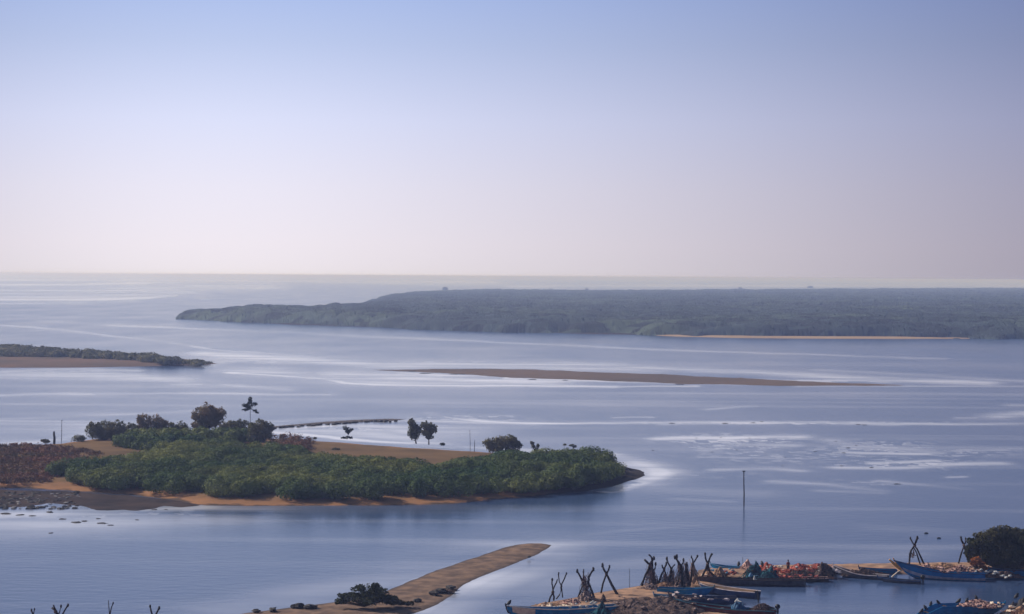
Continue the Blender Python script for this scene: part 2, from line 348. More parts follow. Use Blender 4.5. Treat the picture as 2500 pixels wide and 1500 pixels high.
# shore below the frame (near bank with more drying frames)
NEAR = pts([(-400, 1530), (60, 1545), (420, 1550), (460, 1600), (900, 1700), (1500, 1900), (2200, 1800), (2360, 1530), (2440, 1500), (2560, 1470), (2800, 1460), (3200, 1900), (2500, 2600), (0, 2600), (-900, 1800)])
land('near_shore', NEAR, (1, 1), .5, M['harbour_sand'], slope=2.5, seed=55, rough=.15, shore=3, edge=2)

# far mangrove land: ground plus canopy
FARP = pts([(448, 772), (475, 779), (560, 786), (700, 793), (900, 799), (1150, 809), (1420, 816), (1600, 819), (1700, 822), (1900, 824), (2200, 826), (2500, 827), (3300, 822), (4500, 815),
            (4500, 704, 9), (3000, 704, 9), (2500, 704, 9), (2380, 704, 9), (2200, 705, 9), (2000, 706, 9), (1700, 708, 9), (1400, 710, 9), (1200, 708, 9), (1060, 708, 9), (960, 714, 9), (910, 722, 9), (885, 729, 9),
            (890, 736, 9), (820, 741, 9), (740, 743, 9), (620, 747, 9), (500, 748, 9), (462, 758, 6)])
FAR_TREES = []
BEACH = pts([(1600, 819.5), (1650, 822), (1800, 825.5), (1960, 827), (2200, 828), (2360, 827.5), (2430, 826.5), (2420, 822), (2200, 820), (1800, 818), (1600, 815)])
M['beach'] = mat('far_beach_sand', (.40, .27, .16), (.30, .20, .13), .01, .95)
land('far_beach', BEACH, (6, 3), .9, M['beach'], slope=6, seed=61, rough=.1, shore=20, edge=5)
def crowns(X, Y, cell, s):               # domed crowns on a jittered lattice
    ix = np.floor(X/cell); iy = np.floor(Y/cell); best = np.zeros(X.shape)
    for a in (-1, 0, 1):
        for b in (-1, 0, 1):
            jx = ix+a; jy = iy+b
            cx = (jx+.2+.6*_h(jx, jy, s))*cell; cy = (jy+.2+.6*_h(jx, jy, s+1))*cell
            r = cell*(.55+.35*_h(jx, jy, s+2)); hh = .55+.45*_h(jx, jy, s+3)
            q = 1-((X-cx)**2+(Y-cy)**2)/(r*r)
            best = np.maximum(best, np.sqrt(np.clip(q, 0, 1))*hh)
    return best
def canopy(name, poly, x0, x1, nx, y0, y1, ny, h, cells, material, inset=0, edge=6, seed=0, big=None, zs=0.0):
    """bumpy canopy surface over a polygon; vertices on a fan of directions so that detail falls off with distance"""
    u = np.linspace(x0, x1, nx); v = np.linspace(y0, y1, ny)
    U, V = np.meshgrid(u, v)
    D = CAM_H*F/(V-672.0); X = (U-1250)/F*D; Y = D
    X = X+(_h(U*7, V*13, 5)-.5)*D/F*(x1-x0)/nx*1.6; Y = Y+(_h(U*5, V*11, 9)-.5)*D/(V-672)*(y1-y0)/ny*.8
    d = sdf(X, Y, poly)-inset+(fbm(X/60, Y/60, seed)-.5)*edge*2
    hh = 0
    for (c, wgt) in cells: hh = hh+wgt*crowns(X, Y, c, seed+int(c))
    hb = h*(.55+.3*fbm(X/(cells[0][0]*9), Y/(cells[0][0]*6), seed+2))+h*hh
    if big is not None: hb = hb*big(X, Y)
    Z = np.where(d > 0, hb*(1-np.exp(-d/(edge*.6))), -1.0)
    keep = ((d > 0)[:-1, :-1] | (d > 0)[1:, 1:] | (d > 0)[1:, :-1] | (d > 0)[:-1, 1:])
    idx = np.arange(U.size).reshape(U.shape)
    f = np.stack([idx[:-1, :-1], idx[1:, :-1], idx[1:, 1:], idx[:-1, 1:]], -1)[keep]
    used, inv = np.unique(f, return_inverse=True); f = inv.reshape(f.shape)
    vv = np.stack([X.ravel(), Y.ravel(), Z.ravel()+zs], -1)[used]
    return link(name, vv, f, material)
fo = canopy('mangrove_forest', FARP, 430, 2900, 1300, 677, 835, 420, 7.0, [(22, .50), (10, .25), (90, .55)], M['far'], inset=0, edge=30, seed=70)
tag(fo, 'hazy grey green mangrove forest covering the far low shore', 'forest', kind='stuff')
for (x_, y_, w_, h_, lb_) in [(1087, 706, 9, 5, 'small crown breaking the far forest skyline, leftmost of five'), (1345, 709, 7, 4, 'small crown breaking the far forest skyline, second from the left'), (1432, 708, 5, 3.5, 'small crown breaking the far forest skyline, middle of five'),
                              (1807, 705, 6, 4, 'small crown breaking the far forest skyline, fourth from the left'), (1978, 702, 9, 4, 'small crown breaking the far forest skyline, rightmost of five')]:
    FAR_TREES.append((x_, y_, w_, h_, lb_))
land('far_shore_ground', FARP, (40, 40), 1.0, M['mud'], slope=20, seed=63, rough=.1, shore=60, edge=6)

# ------------------------------------------------------------------ water
def make_water():
    az = np.concatenate([np.linspace(-180, -24, 40)[:-1], np.linspace(-24, -16, 40)[:-1], np.linspace(-16, 16, 800), np.linspace(16, 24, 40)[1:], np.linspace(24, 180, 40)[1:]])
    dyp = np.concatenate([np.linspace(4.6, 20, 30)[:-1], np.linspace(20, 860, 540), np.array([950, 1150, 1500, 2200, 4000, 9000, 30000])])
    A, Dp = np.meshgrid(np.radians(az), dyp)
    D = CAM_H*F/Dp; X = D*np.sin(A); Y = D*np.cos(A)
    front = np.abs(np.degrees(A)) < 17
    px, py = proj(np.where(front, X, 0), np.where(front, Y, 1e3), np.zeros_like(X))
    foam_sheen = np.zeros_like(X); pw = py+(fbm(X/26, Y/45, 31, 4)-.5)*np.clip((py-675)/40, .5, 8)
    def seg(lst, wd, amp, soft=1.0):
        nonlocal foam_sheen
        d = np.full(px.shape, 1e9)
        for _ in range(2):                 # round the corners of the traced streak
            q_ = [lst[0]]
            for (a, b) in zip(lst[:-1], lst[1:]): q_ += [(a[0]*.75+b[0]*.25, a[1]*.75+b[1]*.25), (a[0]*.25+b[0]*.75, a[1]*.25+b[1]*.75)]
            lst = q_+[lst[-1]]
        for (a, b) in zip(lst[:-1], lst[1:]):
            ex, ey = b[0]-a[0], b[1]-a[1]
            t = np.clip(((px-a[0])*ex*.02+(pw-a[1])*ey)/(ex*ex*.02+ey*ey+1e-9), 0, 1)
            dd = np.sqrt((px-a[0]-t*ex)**2*.02+(pw-a[1]-t*ey)**2)
            d = np.minimum(d, dd)
        foam_sheen = np.maximum(foam_sheen, amp*np.exp(-(d/wd)**2))
    for L in STREAKS: seg(*L)
    brk = np.clip(1.9*fbm(X/45, Y/14, 3, 5)-.28, 0.12, 1.2)
    brf = np.clip(1.9*fbm(X/260, Y/110, 4, 5)-.22, 0.2, 1.2)
    tt = np.clip((D-500)/900, 0, 1); foam_sheen = foam_sheen*(brk*(1-tt)+brf*tt)
    amb = np.clip(fbm(X/140, Y/11, 8, 5)-.55, 0, 1)*1.0*(1-tt)+np.clip(fbm(X/420, Y/75, 9, 5)-.56, 0, 1)*.6*tt
    foam_sheen = np.clip(np.where(front, foam_sheen*(1.4+.5*tt)+amb*np.clip((D-120)/300, .3, 1), 0), 0, 1)
    rip = np.clip((fbm(X/2.6, Y/1.9, 21, 3)-.53)*9, 0, 1); ripf = np.clip((fbm(X/11, Y/9, 22, 3)-.5)*8, 0, 1)
    for (cx, cy, rx, ry, am, ff) in PATCHES:
        q = np.exp(-(((px-cx)/rx)**2+((py-cy)/ry)**2)**1.5)
        foam_sheen = np.maximum(foam_sheen, np.where(front, q*am*(ripf if ff else rip), 0))
    v = np.stack([X.ravel(), Y.ravel(), np.zeros(X.size)], -1)
    ny, nx = X.shape; idx = np.arange(X.size).reshape(ny, nx)
    f = np.stack([idx[:-1, :-1], idx[1:, :-1], idx[1:, 1:], idx[:-1, 1:]], -1).reshape(-1, 4)
    m = bpy.data.materials.new('lagoon_water'); m.use_nodes = True; n = m.node_tree.nodes; L = m.node_tree.links
    b = n['Principled BSDF']; b.inputs['IOR'].default_value = 1.33
    g = n.new('ShaderNodeNewGeometry')
    def noise(scale, stretch, detail=4, rot=0):
        mp = n.new('ShaderNodeMapping'); mp.inputs['Scale'].default_value = stretch; mp.inputs['Rotation'].default_value = (0, 0, rot)
        L.new(g.outputs['Position'], mp.inputs[0])
        t = n.new('ShaderNodeTexNoise'); t.inputs['Scale'].default_value = scale; t.inputs['Detail'].default_value = detail
        L.new(mp.outputs[0], t.inputs[0]); return t.outputs[0]
    def math_(op, a, b_=None, c=None):
        x = n.new('ShaderNodeMath'); x.operation = op
        for i, q in enumerate((a, b_, c)):
            if q is None: continue
            if isinstance(q, (int, float)): x.inputs[i].default_value = q
            else: L.new(q, x.inputs[i])
        return x.outputs[0]
    at = n.new('ShaderNodeAttribute'); at.attribute_name = 'foam'  # mask for surf and silt lines, and for sky reflections painted pale
    n1 = noise(.02, (1, .35, 1), 5, .15); n2 = noise(.15, (.25, 1, 1), 4)
    lo = n.new('ShaderNodeMapRange'); L.new(n2, lo.inputs[0]); lo.inputs[1].default_value = .3; lo.inputs[2].default_value = .62; lo.inputs[3].default_value = .75; lo.inputs[4].default_value = 1.0
    streak = math_('MULTIPLY', at.outputs['Fac'], lo.outputs[0])
    n3 = noise(.004, (.6, 1.6, 1), 6, -.1)      # sky sheen of broad smooth patches, painted as a paler colour
    pr = n.new('ShaderNodeMapRange'); L.new(n3, pr.inputs[0]); pr.inputs[1].default_value = .52; pr.inputs[2].default_value = .72; pr.inputs[3].default_value = 0; pr.inputs[4].default_value = .05
    fac = math_('ADD', streak, pr.outputs[0]); fac = math_('MINIMUM', fac, 1.0)
    cr = n.new('ShaderNodeValToRGB'); L.new(n1, cr.inputs[0])
    cr.color_ramp.elements[0].position = .3; cr.color_ramp.elements[0].color = (.034, .066, .155, 1)
    cr.color_ramp.elements[1].position = .7; cr.color_ramp.elements[1].color = (.050, .090, .192, 1)
    mx = n.new('ShaderNodeMix'); mx.data_type = 'RGBA'; L.new(fac, mx.inputs[0]); L.new(cr.outputs[0], mx.inputs[6]); mx.inputs[7].default_value = (.86, .87, .95, 1)  # reflected sky of the streaks goes into the base colour here
    L.new(mx.outputs[2], b.inputs['Base Color'])
    rr = math_('MULTIPLY_ADD', n1, .14, .12); L.new(rr, b.inputs['Roughness'])
    w1 = noise(.7, (.5, 1, 1), 3, .1); w2 = noise(2.6, (.6, 1, 1), 2)
    hgt = math_('MULTIPLY_ADD', w2, .25, w1)
    bp = n.new('ShaderNodeBump'); bp.inputs['Distance'].default_value = .10; bp.inputs['Strength'].default_value = .36
    L.new(hgt, bp.inputs['Height']); L.new(bp.outputs[0], b.inputs['Normal'])
    M['water'] = m
    o = link('water', v, f, m, smooth=True); tag(o, kind='structure')
    a = o.data.attributes.new('foam', 'FLOAT', 'POINT'); a.data.foreach_set('value', foam_sheen.ravel().astype(np.float32))
    return o
STREAKS = [  # traced surf lines and painted bands of reflected sky
 ([(1345, 1334), (1300, 1366), (1240, 1392), (1160, 1424), (1085, 1465), (1030, 1492)], 7, .55), ([(1240, 1330), (1120, 1376), (1000, 1424)], 5, .3),
 ([(0, 912), (200, 916), (420, 925)], 11, .45), ([(520, 868), (900, 886), (1300, 892), (1700, 903)], 12, .28), ([(600, 905), (900, 935), (1250, 938)], 12, .4), ([(0, 1075), (230, 1050)], 14, .35), ([(880, 1060), (1000, 1050), (1100, 1060)], 14, .3), ([(-50, 1300), (250, 1280), (500, 1255)], 30, .3),
 ([(1500, 1112), (1590, 1130), (1640, 1155), (1580, 1185)], 9, .3), ([(1800, 1395), (2100, 1400)], 4, 0),
 ([(0, 795), (130, 803), (260, 820), (430, 838), (520, 855), (650, 864), (760, 872)], 2.0, .30),
 ([(270, 795), (600, 808), (900, 821), (1200, 836), (1500, 849), (1900, 864), (2300, 876)], 2.2, .28),
 ([(500, 866), (800, 882), (940, 893), (1100, 891)], 7, .65), ([(950, 890), (1250, 887), (1500, 893), (1800, 908), (2100, 925), (2400, 935)], 6, .62),
 ([(1000, 893), (1250, 895), (1600, 908)], 7, .5), ([(1900, 915), (2200, 930)], 5, .5), ([(2000, 905), (2500, 930)], 3, .25),
 ([(560, 911), (800, 925), (860, 940), (1200, 943), (1500, 944)], 2.5, .8), ([(820, 915), (1000, 920), (1200, 930), (1350, 935)], 9, .65), ([(980, 912), (1150, 920), (1300, 926), (1500, 930), (1800, 938)], 3.0, .85),
 ([(1500, 944), (1700, 943)], 1.5, .6), ([(1950, 943), (2300, 944), (2500, 943)], 1.5, .45),
 ([(0, 910), (150, 912), (330, 915), (450, 935)], 7, .5), ([(0, 908), (120, 900), (330, 905)], 4, .5), ([(260, 915), (480, 938)], 4, .4), ([(500, 895), (560, 880), (700, 878)], 4, .4),
 ([(0, 966), (120, 964), (220, 962)], 2.5, .6), ([(200, 962), (480, 960), (800, 964)], 3, .3),
 ([(0, 1062), (60, 1058), (210, 1050)], 16, .30), ([(0, 1085), (100, 1078), (210, 1062)], 5, .5), ([(0, 1025), (300, 1012), (480, 1003)], 3, .2),
 ([(670, 1050), (850, 1055), (1000, 1070), (1080, 1090)], 9, .40), ([(660, 1055), (760, 1062), (900, 1076), (1000, 1082)], 3, .8), ([(700, 1047), (850, 1037), (960, 1030)], 2.5, .7),
 ([(840, 1037), (950, 1045), (1000, 1055)], 8, .45), ([(650, 1030), (850, 1019), (1000, 1014), (1250, 1015)], 3.5, .4),
 ([(1050, 1012), (1100, 1020), (1250, 1036), (1500, 1033), (1610, 1033), (1750, 1029), (2000, 1031), (2150, 1036), (2320, 1037), (2500, 1034)], 3.0, .62),
 ([(1620, 1036), (1900, 1032)], 3, .7), ([(1000, 1028), (1150, 1032), (1300, 1036)], 4, .4), ([(1020, 1080), (1160, 1092), (1280, 1100), (1320, 1100)], 4, .6),
 ([(1730, 998), (1840, 993)], 2.5, .4), ([(1500, 1019), (1590, 1018)], 1.5, .4), ([(2440, 1014), (2500, 1010)], 7, .6), ([(2470, 988), (2500, 989)], 3, .4), ([(2340, 1020), (2380, 1020)], 2, .3),
 ([(1612, 1073), (1700, 1068), (1800, 1070), (1900, 1064), (1950, 1066)], 4.5, .65), ([(1720, 1100), (1760, 1088), (1840, 1085), (1930, 1088)], 4.5, .5), ([(1480, 1100), (1620, 1095), (1720, 1100)], 6, .18),
 ([(2030, 1078), (2100, 1090), (2200, 1095), (2280, 1105)], 5, .3), ([(2060, 1104), (2150, 1107), (2260, 1108)], 3, .5), ([(2050, 1140), (2200, 1142), (2310, 1135), (2440, 1132)], 4.5, .5), ([(2130, 1130), (2280, 1125)], 3, .4),
 ([(1710, 1117), (1800, 1118), (1900, 1120)], 2, .4), ([(1750, 1147), (1870, 1145), (1950, 1150)], 4, .35), ([(1890, 1178), (1940, 1180), (2000, 1184), (2150, 1200)], 4, .32), ([(1600, 1195), (1750, 1205), (1850, 1208)], 9, .18),
 ([(2150, 1175), (2230, 1183), (2360, 1195)], 3, .4), ([(2320, 1165), (2350, 1165)], 2, .5), ([(2350, 1100), (2450, 1098)], 2, .3), ([(1650, 1220), (1780, 1226)], 3, .25), ([(2000, 1200), (2150, 1205)], 3, .25),
 ([(1480, 1110), (1540, 1122), (1590, 1140), (1615, 1153), (1590, 1170), (1500, 1194)], 6, .95), ([(1500, 1120), (1560, 1130), (1600, 1150)], 9, .8),
 ([(-50, 1262), (100, 1255), (250, 1252), (350, 1252), (480, 1240)], 10, .62), ([(-100, 1290), (150, 1285), (380, 1268), (520, 1262)], 22, .38), ([(0, 1222), (120, 1218)], 6, .25), ([(300, 1230), (420, 1238)], 4, .5),
 ([(560, 1490), (800, 1440), (1000, 1400), (1150, 1350), (1260, 1322), (1340, 1320)], 20, .22), ([(950, 1415), (1100, 1372), (1240, 1330)], 9, .15),
 ([(1345, 1326), (1340, 1350), (1290, 1385), (1220, 1410), (1150, 1440), (1060, 1490)], 14, .42), ([(1345, 1320), (1500, 1295), (1700, 1283)], 3, .15), ([(1150, 1445), (1300, 1440), (1400, 1420)], 30, .16),
 ([(1300, 1380), (1600, 1372), (1900, 1360), (2200, 1355)], 14, .14),
 ([(-100, 684), (300, 684), (600, 686), (1200, 690)], 3, .5), ([(0, 733), (300, 731), (420, 722)], 3, .8),
 # bright flats, painted sheen and surf far out
 ([(-100, 712), (200, 712), (420, 705), (640, 700)], 9, .42), ([(-100, 728), (150, 727), (300, 722), (450, 716)], 7, .42), ([(-100, 697), (120, 696), (350, 692)], 2.5, .8), ([(0, 741), (250, 739), (330, 735)], 2, .3),
 ([(300, 690), (600, 684), (900, 690), (1200, 695)], 5, .35), ([(1250, 700), (1500, 699), (1800, 699), (2100, 698), (2500, 699)], 4, .45), ([(420, 718), (500, 730)], 3, .2),
 ([(0, 772), (300, 776), (430, 778)], 1.5, .15), ([(100, 785), (300, 792)], 2, .15), ([(2140, 1290), (2300, 1300)], 8, .08), ([(550, 940), (700, 950)], 4, .3),
]
PATCHES = [(1780, 1072, 190, 13, .85, 0), (1800, 1092, 130, 9, .6, 0), (2150, 1092, 150, 20, .55, 0), (2220, 1134, 190, 13, .75, 0), (1880, 1033, 420, 4.5, .9, 0), (1950, 1112, 260, 22, .35, 0), (2350, 1105, 140, 14, .4, 0),
           (90, 1222, 210, 19, .9, 0), (400, 1243, 130, 6, .7, 0), (250, 1262, 300, 14, .5, 0), (860, 1048, 150, 6, .8, 0), (1150, 1022, 160, 9, .6, 0), (1250, 922, 300, 8, .9, 1), (1100, 888, 260, 8, .5, 1), (2000, 932, 220, 7, .7, 1), (1560, 1130, 60, 16, .4, 0),
           (2100, 1180, 120, 9, .3, 0), (1700, 1160, 200, 8, .25, 0), (700, 882, 200, 7, .5, 1), (150, 912, 250, 8, .6, 1)]
make_water()

# ------------------------------------------------------------------ foliage
def leafcloud(lobes, dens, size, seed=0, shell=.45, flat=.0):
    """leaf faces spread through ellipsoidal lobes: (cx,cy,cz,rx,ry,rz) rows -> verts, faces"""
    g = np.random.default_rng(seed); V = []
    lobes = np.asarray(lobes, float)
    area = (lobes[:, 3]*lobes[:, 5]+lobes[:, 4]*lobes[:, 5]+lobes[:, 3]*lobes[:, 4])*4.2
    cnt = np.maximum((area*dens).astype(int), 12)
    L = np.repeat(lobes, cnt, axis=0); N = len(L)
    d = g.normal(size=(N, 3)); d /= np.linalg.norm(d, axis=1)[:, None]
    r = 1-shell*g.random(N)**1.6
    r *= .82+.36*fbm(d[:, 0]*2.2+L[:, 0]*.37+20, d[:, 1]*2.2+d[:, 2]*1.7+L[:, 1]*.21+20, seed, 3)
    c = L[:, :3]+d*L[:, 3:]*r[:, None]
    nrm = d*1.0+g.normal(size=(N, 3))*.36; nrm[:, 2] += flat; nrm /= np.linalg.norm(nrm, axis=1)[:, None]
    a = np.cross(nrm, g.normal(size=(N, 3))); a /= np.linalg.norm(a, axis=1)[:, None]; b = np.cross(nrm, a)
    s = size*(.6+.8*g.random(N))[:, None]; s2 = s*(.45+.3*g.random(N))[:, None]
    q = np.stack([c-a*s, c-b*s2, c+a*s, c+b*s2], 1).reshape(-1, 3)
    f = np.arange(N*4).reshape(-1, 4)
    return q, f
def ground_plants(poly_px, n, zr, rr, seed, gz=.8, accept=None):
    """plant positions in a ground polygon"""
    g = np.random.default_rng(seed); poly = poly_px
    xs = [p[0] for p in poly]; ys = [p[1] for p in poly]
    X = g.uniform(min(xs), max(xs), n*8); Y = g.uniform(min(ys), max(ys), n*8)
    d = sdf(X, Y, poly); k = d > 0
    X, Y, d = X[k][:n], Y[k][:n], d[k][:n]
    h = zr[0]+(zr[1]-zr[0])*(.55*fbm(X/14, Y/11, seed, 2)+.45*fbm(X/5, Y/5, seed+3, 2))+g.random(len(X))*.6
    h = h*np.clip(.75+d/6, .75, 1)
    r = rr[0]+(rr[1]-rr[0])*g.random(len(X))
    return np.stack([X, Y, gz+h*.45, r, r, h*.6], -1)
TH = pts([(125, 1164), (200, 1186), (300, 1196), (420, 1205), (600, 1215), (760, 1219), (900, 1220), (1020, 1216), (1150, 1208), (1300, 1202), (1420, 1190), (1490, 1172), (1506, 1154),
          (1490, 1132, 1.5), (1470, 1112, 3), (1440, 1104, 3), (1370, 1098, 3), (1320, 1104, 3), (1260, 1112, 3), (1170, 1112, 3), (1120, 1118, 3), (1060, 1136, 3), (1000, 1122, 3), (900, 1117, 3), (800, 1108, 3),
          (730, 1098, 3), (660, 1082, 3), (560, 1078, 3), (470, 1084, 3), (370, 1094, 3), (310, 1108, 3), (240, 1126, 3), (150, 1145, 2)], .8)
lob = ground_plants(TH, 1250, (.6, 4.9), (1.3, 3.0), 5)
lob[:, 5] *= .9
v, f = leafcloud(lob, 11, .2, 11, shell=.35)
o = link('island_thicket', v, f, M['thicket']); tag(o, 'dense dark green thicket covering the front of the near island above its sand rim', 'thicket', kind='stuff')
# second green patch behind the clearing, left
TH2 = pts([(290, 1098), (380, 1106), (470, 1096), (560, 1088), (640, 1080), (620, 1072), (500, 1074), (430, 1070), (370, 1068), (300, 1078)], .8)
v, f = leafcloud(ground_plants(TH2, 120, (1.6, 3.6), (1.3, 2.4), 6), 5, .34, 12)
o = link('clearing_thicket', v, f, M['thicket']); tag(o, 'bright green shrub mass behind the brown clearing, in front of the island trees', 'thicket', kind='stuff')
# dry scrub at the left and along the meadow
SC = pts([(-500, 1172), (0, 1184), (110, 1178), (150, 1160), (180, 1140), (215, 1122), (260, 1112), (200, 1100), (60, 1092), (-200, 1105), (-500, 1110)], .8)
a = ground_plants(SC, 2100, (.3, 1.3), (.5, 1.4), 8)
SC2 = pts([(690, 1100), (760, 1108), (760, 1085), (700, 1075), (650, 1078)], .8)
a2 = ground_plants(SC2, 50, (1.0, 2.4), (.8, 1.6), 9)
v, f = leafcloud(np.concatenate([a, a2]), 4, .22, 13)
o = link('dry_scrub', v, f, M['scrub']); tag(o, 'low brown dry scrub on the left end of the near island', 'scrub', kind='stuff')
# canopy of the middle island, left
MC = pts([(-700, 866), (-200, 868), (0, 872), (150, 874), (300, 880), (400, 888), (470, 891), (515, 889), (500, 882), (470, 874, 2.5), (450, 866, 4), (330, 858, 4), (150, 847, 4), (0, 838, 4), (-200, 828, 4), (-700, 810, 4)], 1)
ml = ground_plants(MC, 1300, (1.8, 4.0), (2.6, 5.0), 14, gz=.8)
mx_, _my = proj(ml[:, 0], ml[:, 1], ml[:, 2]); tp = np.clip((540-mx_)/150, .22, 1); ml[:, 5] *= tp; ml[:, 2] = .6+(ml[:, 2]-.8)*tp; ml[:, 3:5] *= (.5+.5*tp)[:, None]
v, f = leafcloud(ml, 1.6, .6, 15)
o = link('left_island_thicket', v, f, M['thicket_dark']); tag(o, 'dull green thicket along the flat island at the left edge beyond the near island', 'thicket', kind='stuff')

def tree(name, label, cat, base, lobes_px, trunk_px, m, dens=6, size=.28, seed=0, group=None, depth=.8, limbs=True, gz=.8, thick=.18):
    """base (x,y) pixel of the foot; lobes_px: (cx,cy,rx,ry) in pixels at the tree's distance; trunk_px: list of pixel polylines"""
    B = P(base[0], base[1], gz); Y = B.y
    root = empty(name, B); tag(root, label, cat, group)
    k = Y/F
    g = random.Random(seed); L = []
    for (cx, cy, rx, ry) in lobes_px:
        rx, ry = rx*1.14, ry*1.14; c = onY(cx, cy, Y)
        L.append((c.x-B.x, g.uniform(-.5, .5)*rx*k*depth, c.z-B.z, rx*k, rx*k*depth, ry*k))
        for q in range(3):
            an = g.uniform(0, 6.28); L.append((c.x-B.x+math.cos(an)*rx*k*.5, math.sin(an)*rx*k*depth*.6, c.z-B.z+g.uniform(-.4, .5)*ry*k, rx*k*.55, rx*k*.55, ry*k*.5))
    for l in list(L):                     # small sprays of leaves around the rim so the outline stays uneven
        for q in range(5):
            an = g.uniform(0, 6.28); ph = g.uniform(-.3, 1.4); rr = g.uniform(.8, 1.12)
            L.append((l[0]+math.cos(an)*math.cos(ph)*l[3]*rr, l[1]+math.sin(an)*math.cos(ph)*l[4]*rr, l[2]+math.sin(ph)*l[5]*rr, l[3]*.22, l[4]*.22, l[5]*.2))
    v, f = leafcloud(L, dens*1.5, size*.8, seed+3)
    link('crown', v, f, m, root)
    mb = MB()
    for pl in trunk_px:
        q = [onY(x, y, Y+g.uniform(-.2, .2)*0)-B for (x, y) in pl]
        mb.tube(q, [thick*(1-.7*i/(len(q)-1)) for i in range(len(q))], 6)
    if limbs:
        c0 = onY(*trunk_px[0][-1], Y)-B; s0 = onY(*trunk_px[0][max(0, len(trunk_px[0])-2)], Y)-B
        for l in L[::2]:
            mb.tube([s0, (s0+Vector(l[:3]))*.5+Vector((0, 0, .1)), Vector(l[:3])], [thick*.45, thick*.3, thick*.12], 5)
    mb.build('trunk', M['bark'], root)
    return root
tree('shrub_tree', 'wide low dark shrub tree, leftmost of the island skyline trees', 'tree', (255, 1076), [(232, 1050, 20, 17), (258, 1046, 24, 18), (285, 1046, 20, 16), (240, 1062, 26, 12), (280, 1062, 26, 12)], [[(255, 1076), (256, 1060)]], M['thicket_dark'], seed=1)
tree('shrub_tree', 'small dark shrub tree between the wide leftmost shrub tree and the twin-humped tree', 'tree', (318, 1072), [(318, 1050, 16, 14), (306, 1058, 12, 12), (330, 1058, 12, 12)], [[(318, 1072), (318, 1056)]], M['thicket_dark'], seed=2)
tree('broad_tree', 'brownish twin-humped tree on the left half of the island skyline', 'tree', (372, 1070), [(352, 1028, 16, 16), (378, 1030, 16, 16), (397, 1038, 15, 14), (350, 1045, 16, 14), (385, 1050, 22, 12)], [[(372, 1070), (372, 1050)], [(372, 1060), (360, 1040)]], M['tree_brown'], seed=3)
tree('shrub_tree', 'low dark shrub tree between the twin-humped tree and the tallest round tree', 'tree', (438, 1068), [(425, 1046, 14, 13), (443, 1043, 15, 11), (440, 1055, 20, 9)], [[(438, 1068), (438, 1052)]], M['thicket_dark'], seed=4)
tree('broad_tree', 'tall round brown tree, the largest crown on the island skyline', 'tree', (505, 1072), [(505, 1012, 24, 22), (488, 1015, 18, 18), (528, 1015, 22, 20), (486, 1036, 16, 12), (515, 1034, 20, 12)], [[(505, 1072), (505, 1050), (506, 1032)], [(505, 1058), (492, 1040)], [(505, 1052), (522, 1036)]], M['tree_brown'], seed=5, dens=7)
tree('shrub_tree', 'long flat-topped dark shrub under the slim lone tree', 'tree', (572, 1070), [(548, 1045, 14, 13), (568, 1042, 18, 14), (592, 1041, 18, 14), (560, 1058, 22, 10), (595, 1057, 20, 11)], [[(572, 1070), (572, 1052)]], M['thicket_dark'], seed=6)
tree('shrub_tree', 'grey green shrub tree at the right end of the island tree row', 'tree', (640, 1082), [(635, 1040, 18, 15), (655, 1044, 13, 13), (620, 1050, 16, 14), (645, 1060, 22, 13), (625, 1070, 20, 12)], [[(640, 1082), (640, 1058)]], M['thicket_dark'], seed=7)
tree('slim_tree', 'slim dark lone tree with a bare thin trunk rising above the flat-topped shrub', 'tree', (611, 1068), [(611, 977, 5, 6), (610, 987, 6, 6), (598, 991, 6, 4.5), (622, 988, 6, 4), (609, 996, 7, 5), (600, 1001, 7, 2.5), (622, 1003, 5, 2.2), (627, 1008, 4, 2.2)],
     [[(611, 1068), (611, 1030), (611, 1000), (611, 980)], [(611, 996), (622, 1004), (629, 1010)], [(611, 996), (595, 1002)], [(611, 992), (597, 990)], [(611, 992), (624, 987)]], M['shrub_near'], seed=8, dens=9, size=.2, limbs=False, thick=.10)
tree('small_tree', 'tiny lone tree with a leaning crown at the water edge of the brown meadow', 'tree', (848, 1071), [(844, 1047, 6, 5), (851, 1052, 6, 4.5), (858, 1049, 4, 3), (848, 1056, 5, 3)], [[(848, 1071), (850, 1062), (848, 1052)], [(850, 1062), (857, 1051)]], M['shrub_near'], seed=9, size=.2, dens=8, thick=.1)
tree('low_bush', 'low dark bush at the foot of the tiny lone tree', 'bush', (847, 1073), [(838, 1070, 5, 2.5), (850, 1069, 7, 3), (857, 1070, 4, 2.5)], [[(847, 1073), (847, 1070)]], M['shrub_black'], seed=10, size=.2, limbs=False)
tree('round_tree', 'left of the two joined dark trees standing on the far edge of the meadow', 'tree', (1016, 1084), [(1006, 1033, 9, 8), (1010, 1046, 13, 11), (1003, 1058, 9, 9), (1018, 1052, 11, 12), (1012, 1068, 10, 8)], [[(1016, 1084), (1014, 1070), (1012, 1055)]], M['thicket_dark'], seed=11, dens=8, size=.24)
tree('round_tree', 'right of the two joined dark trees, its trunk base showing on the meadow edge', 'tree', (1047, 1086), [(1038, 1039, 11, 9), (1050, 1044, 13, 10), (1060, 1050, 7, 8), (1042, 1056, 12, 10), (1048, 1066, 9, 8)], [[(1047, 1086), (1047, 1074), (1046, 1058)], [(1047, 1074), (1036, 1062)]], M['thicket_dark'], seed=12, dens=8, size=.24)
tree('bush_tree', 'dark bush with a rising right side behind the thicket, right of the meadow', 'bush', (1225, 1112), [(1197, 1082, 16, 11), (1225, 1078, 20, 13), (1246, 1078, 16, 14), (1258, 1090, 14, 14), (1215, 1094, 24, 12)], [[(1225, 1112), (1225, 1090)]], M['thicket_dark'], seed=13, dens=7)
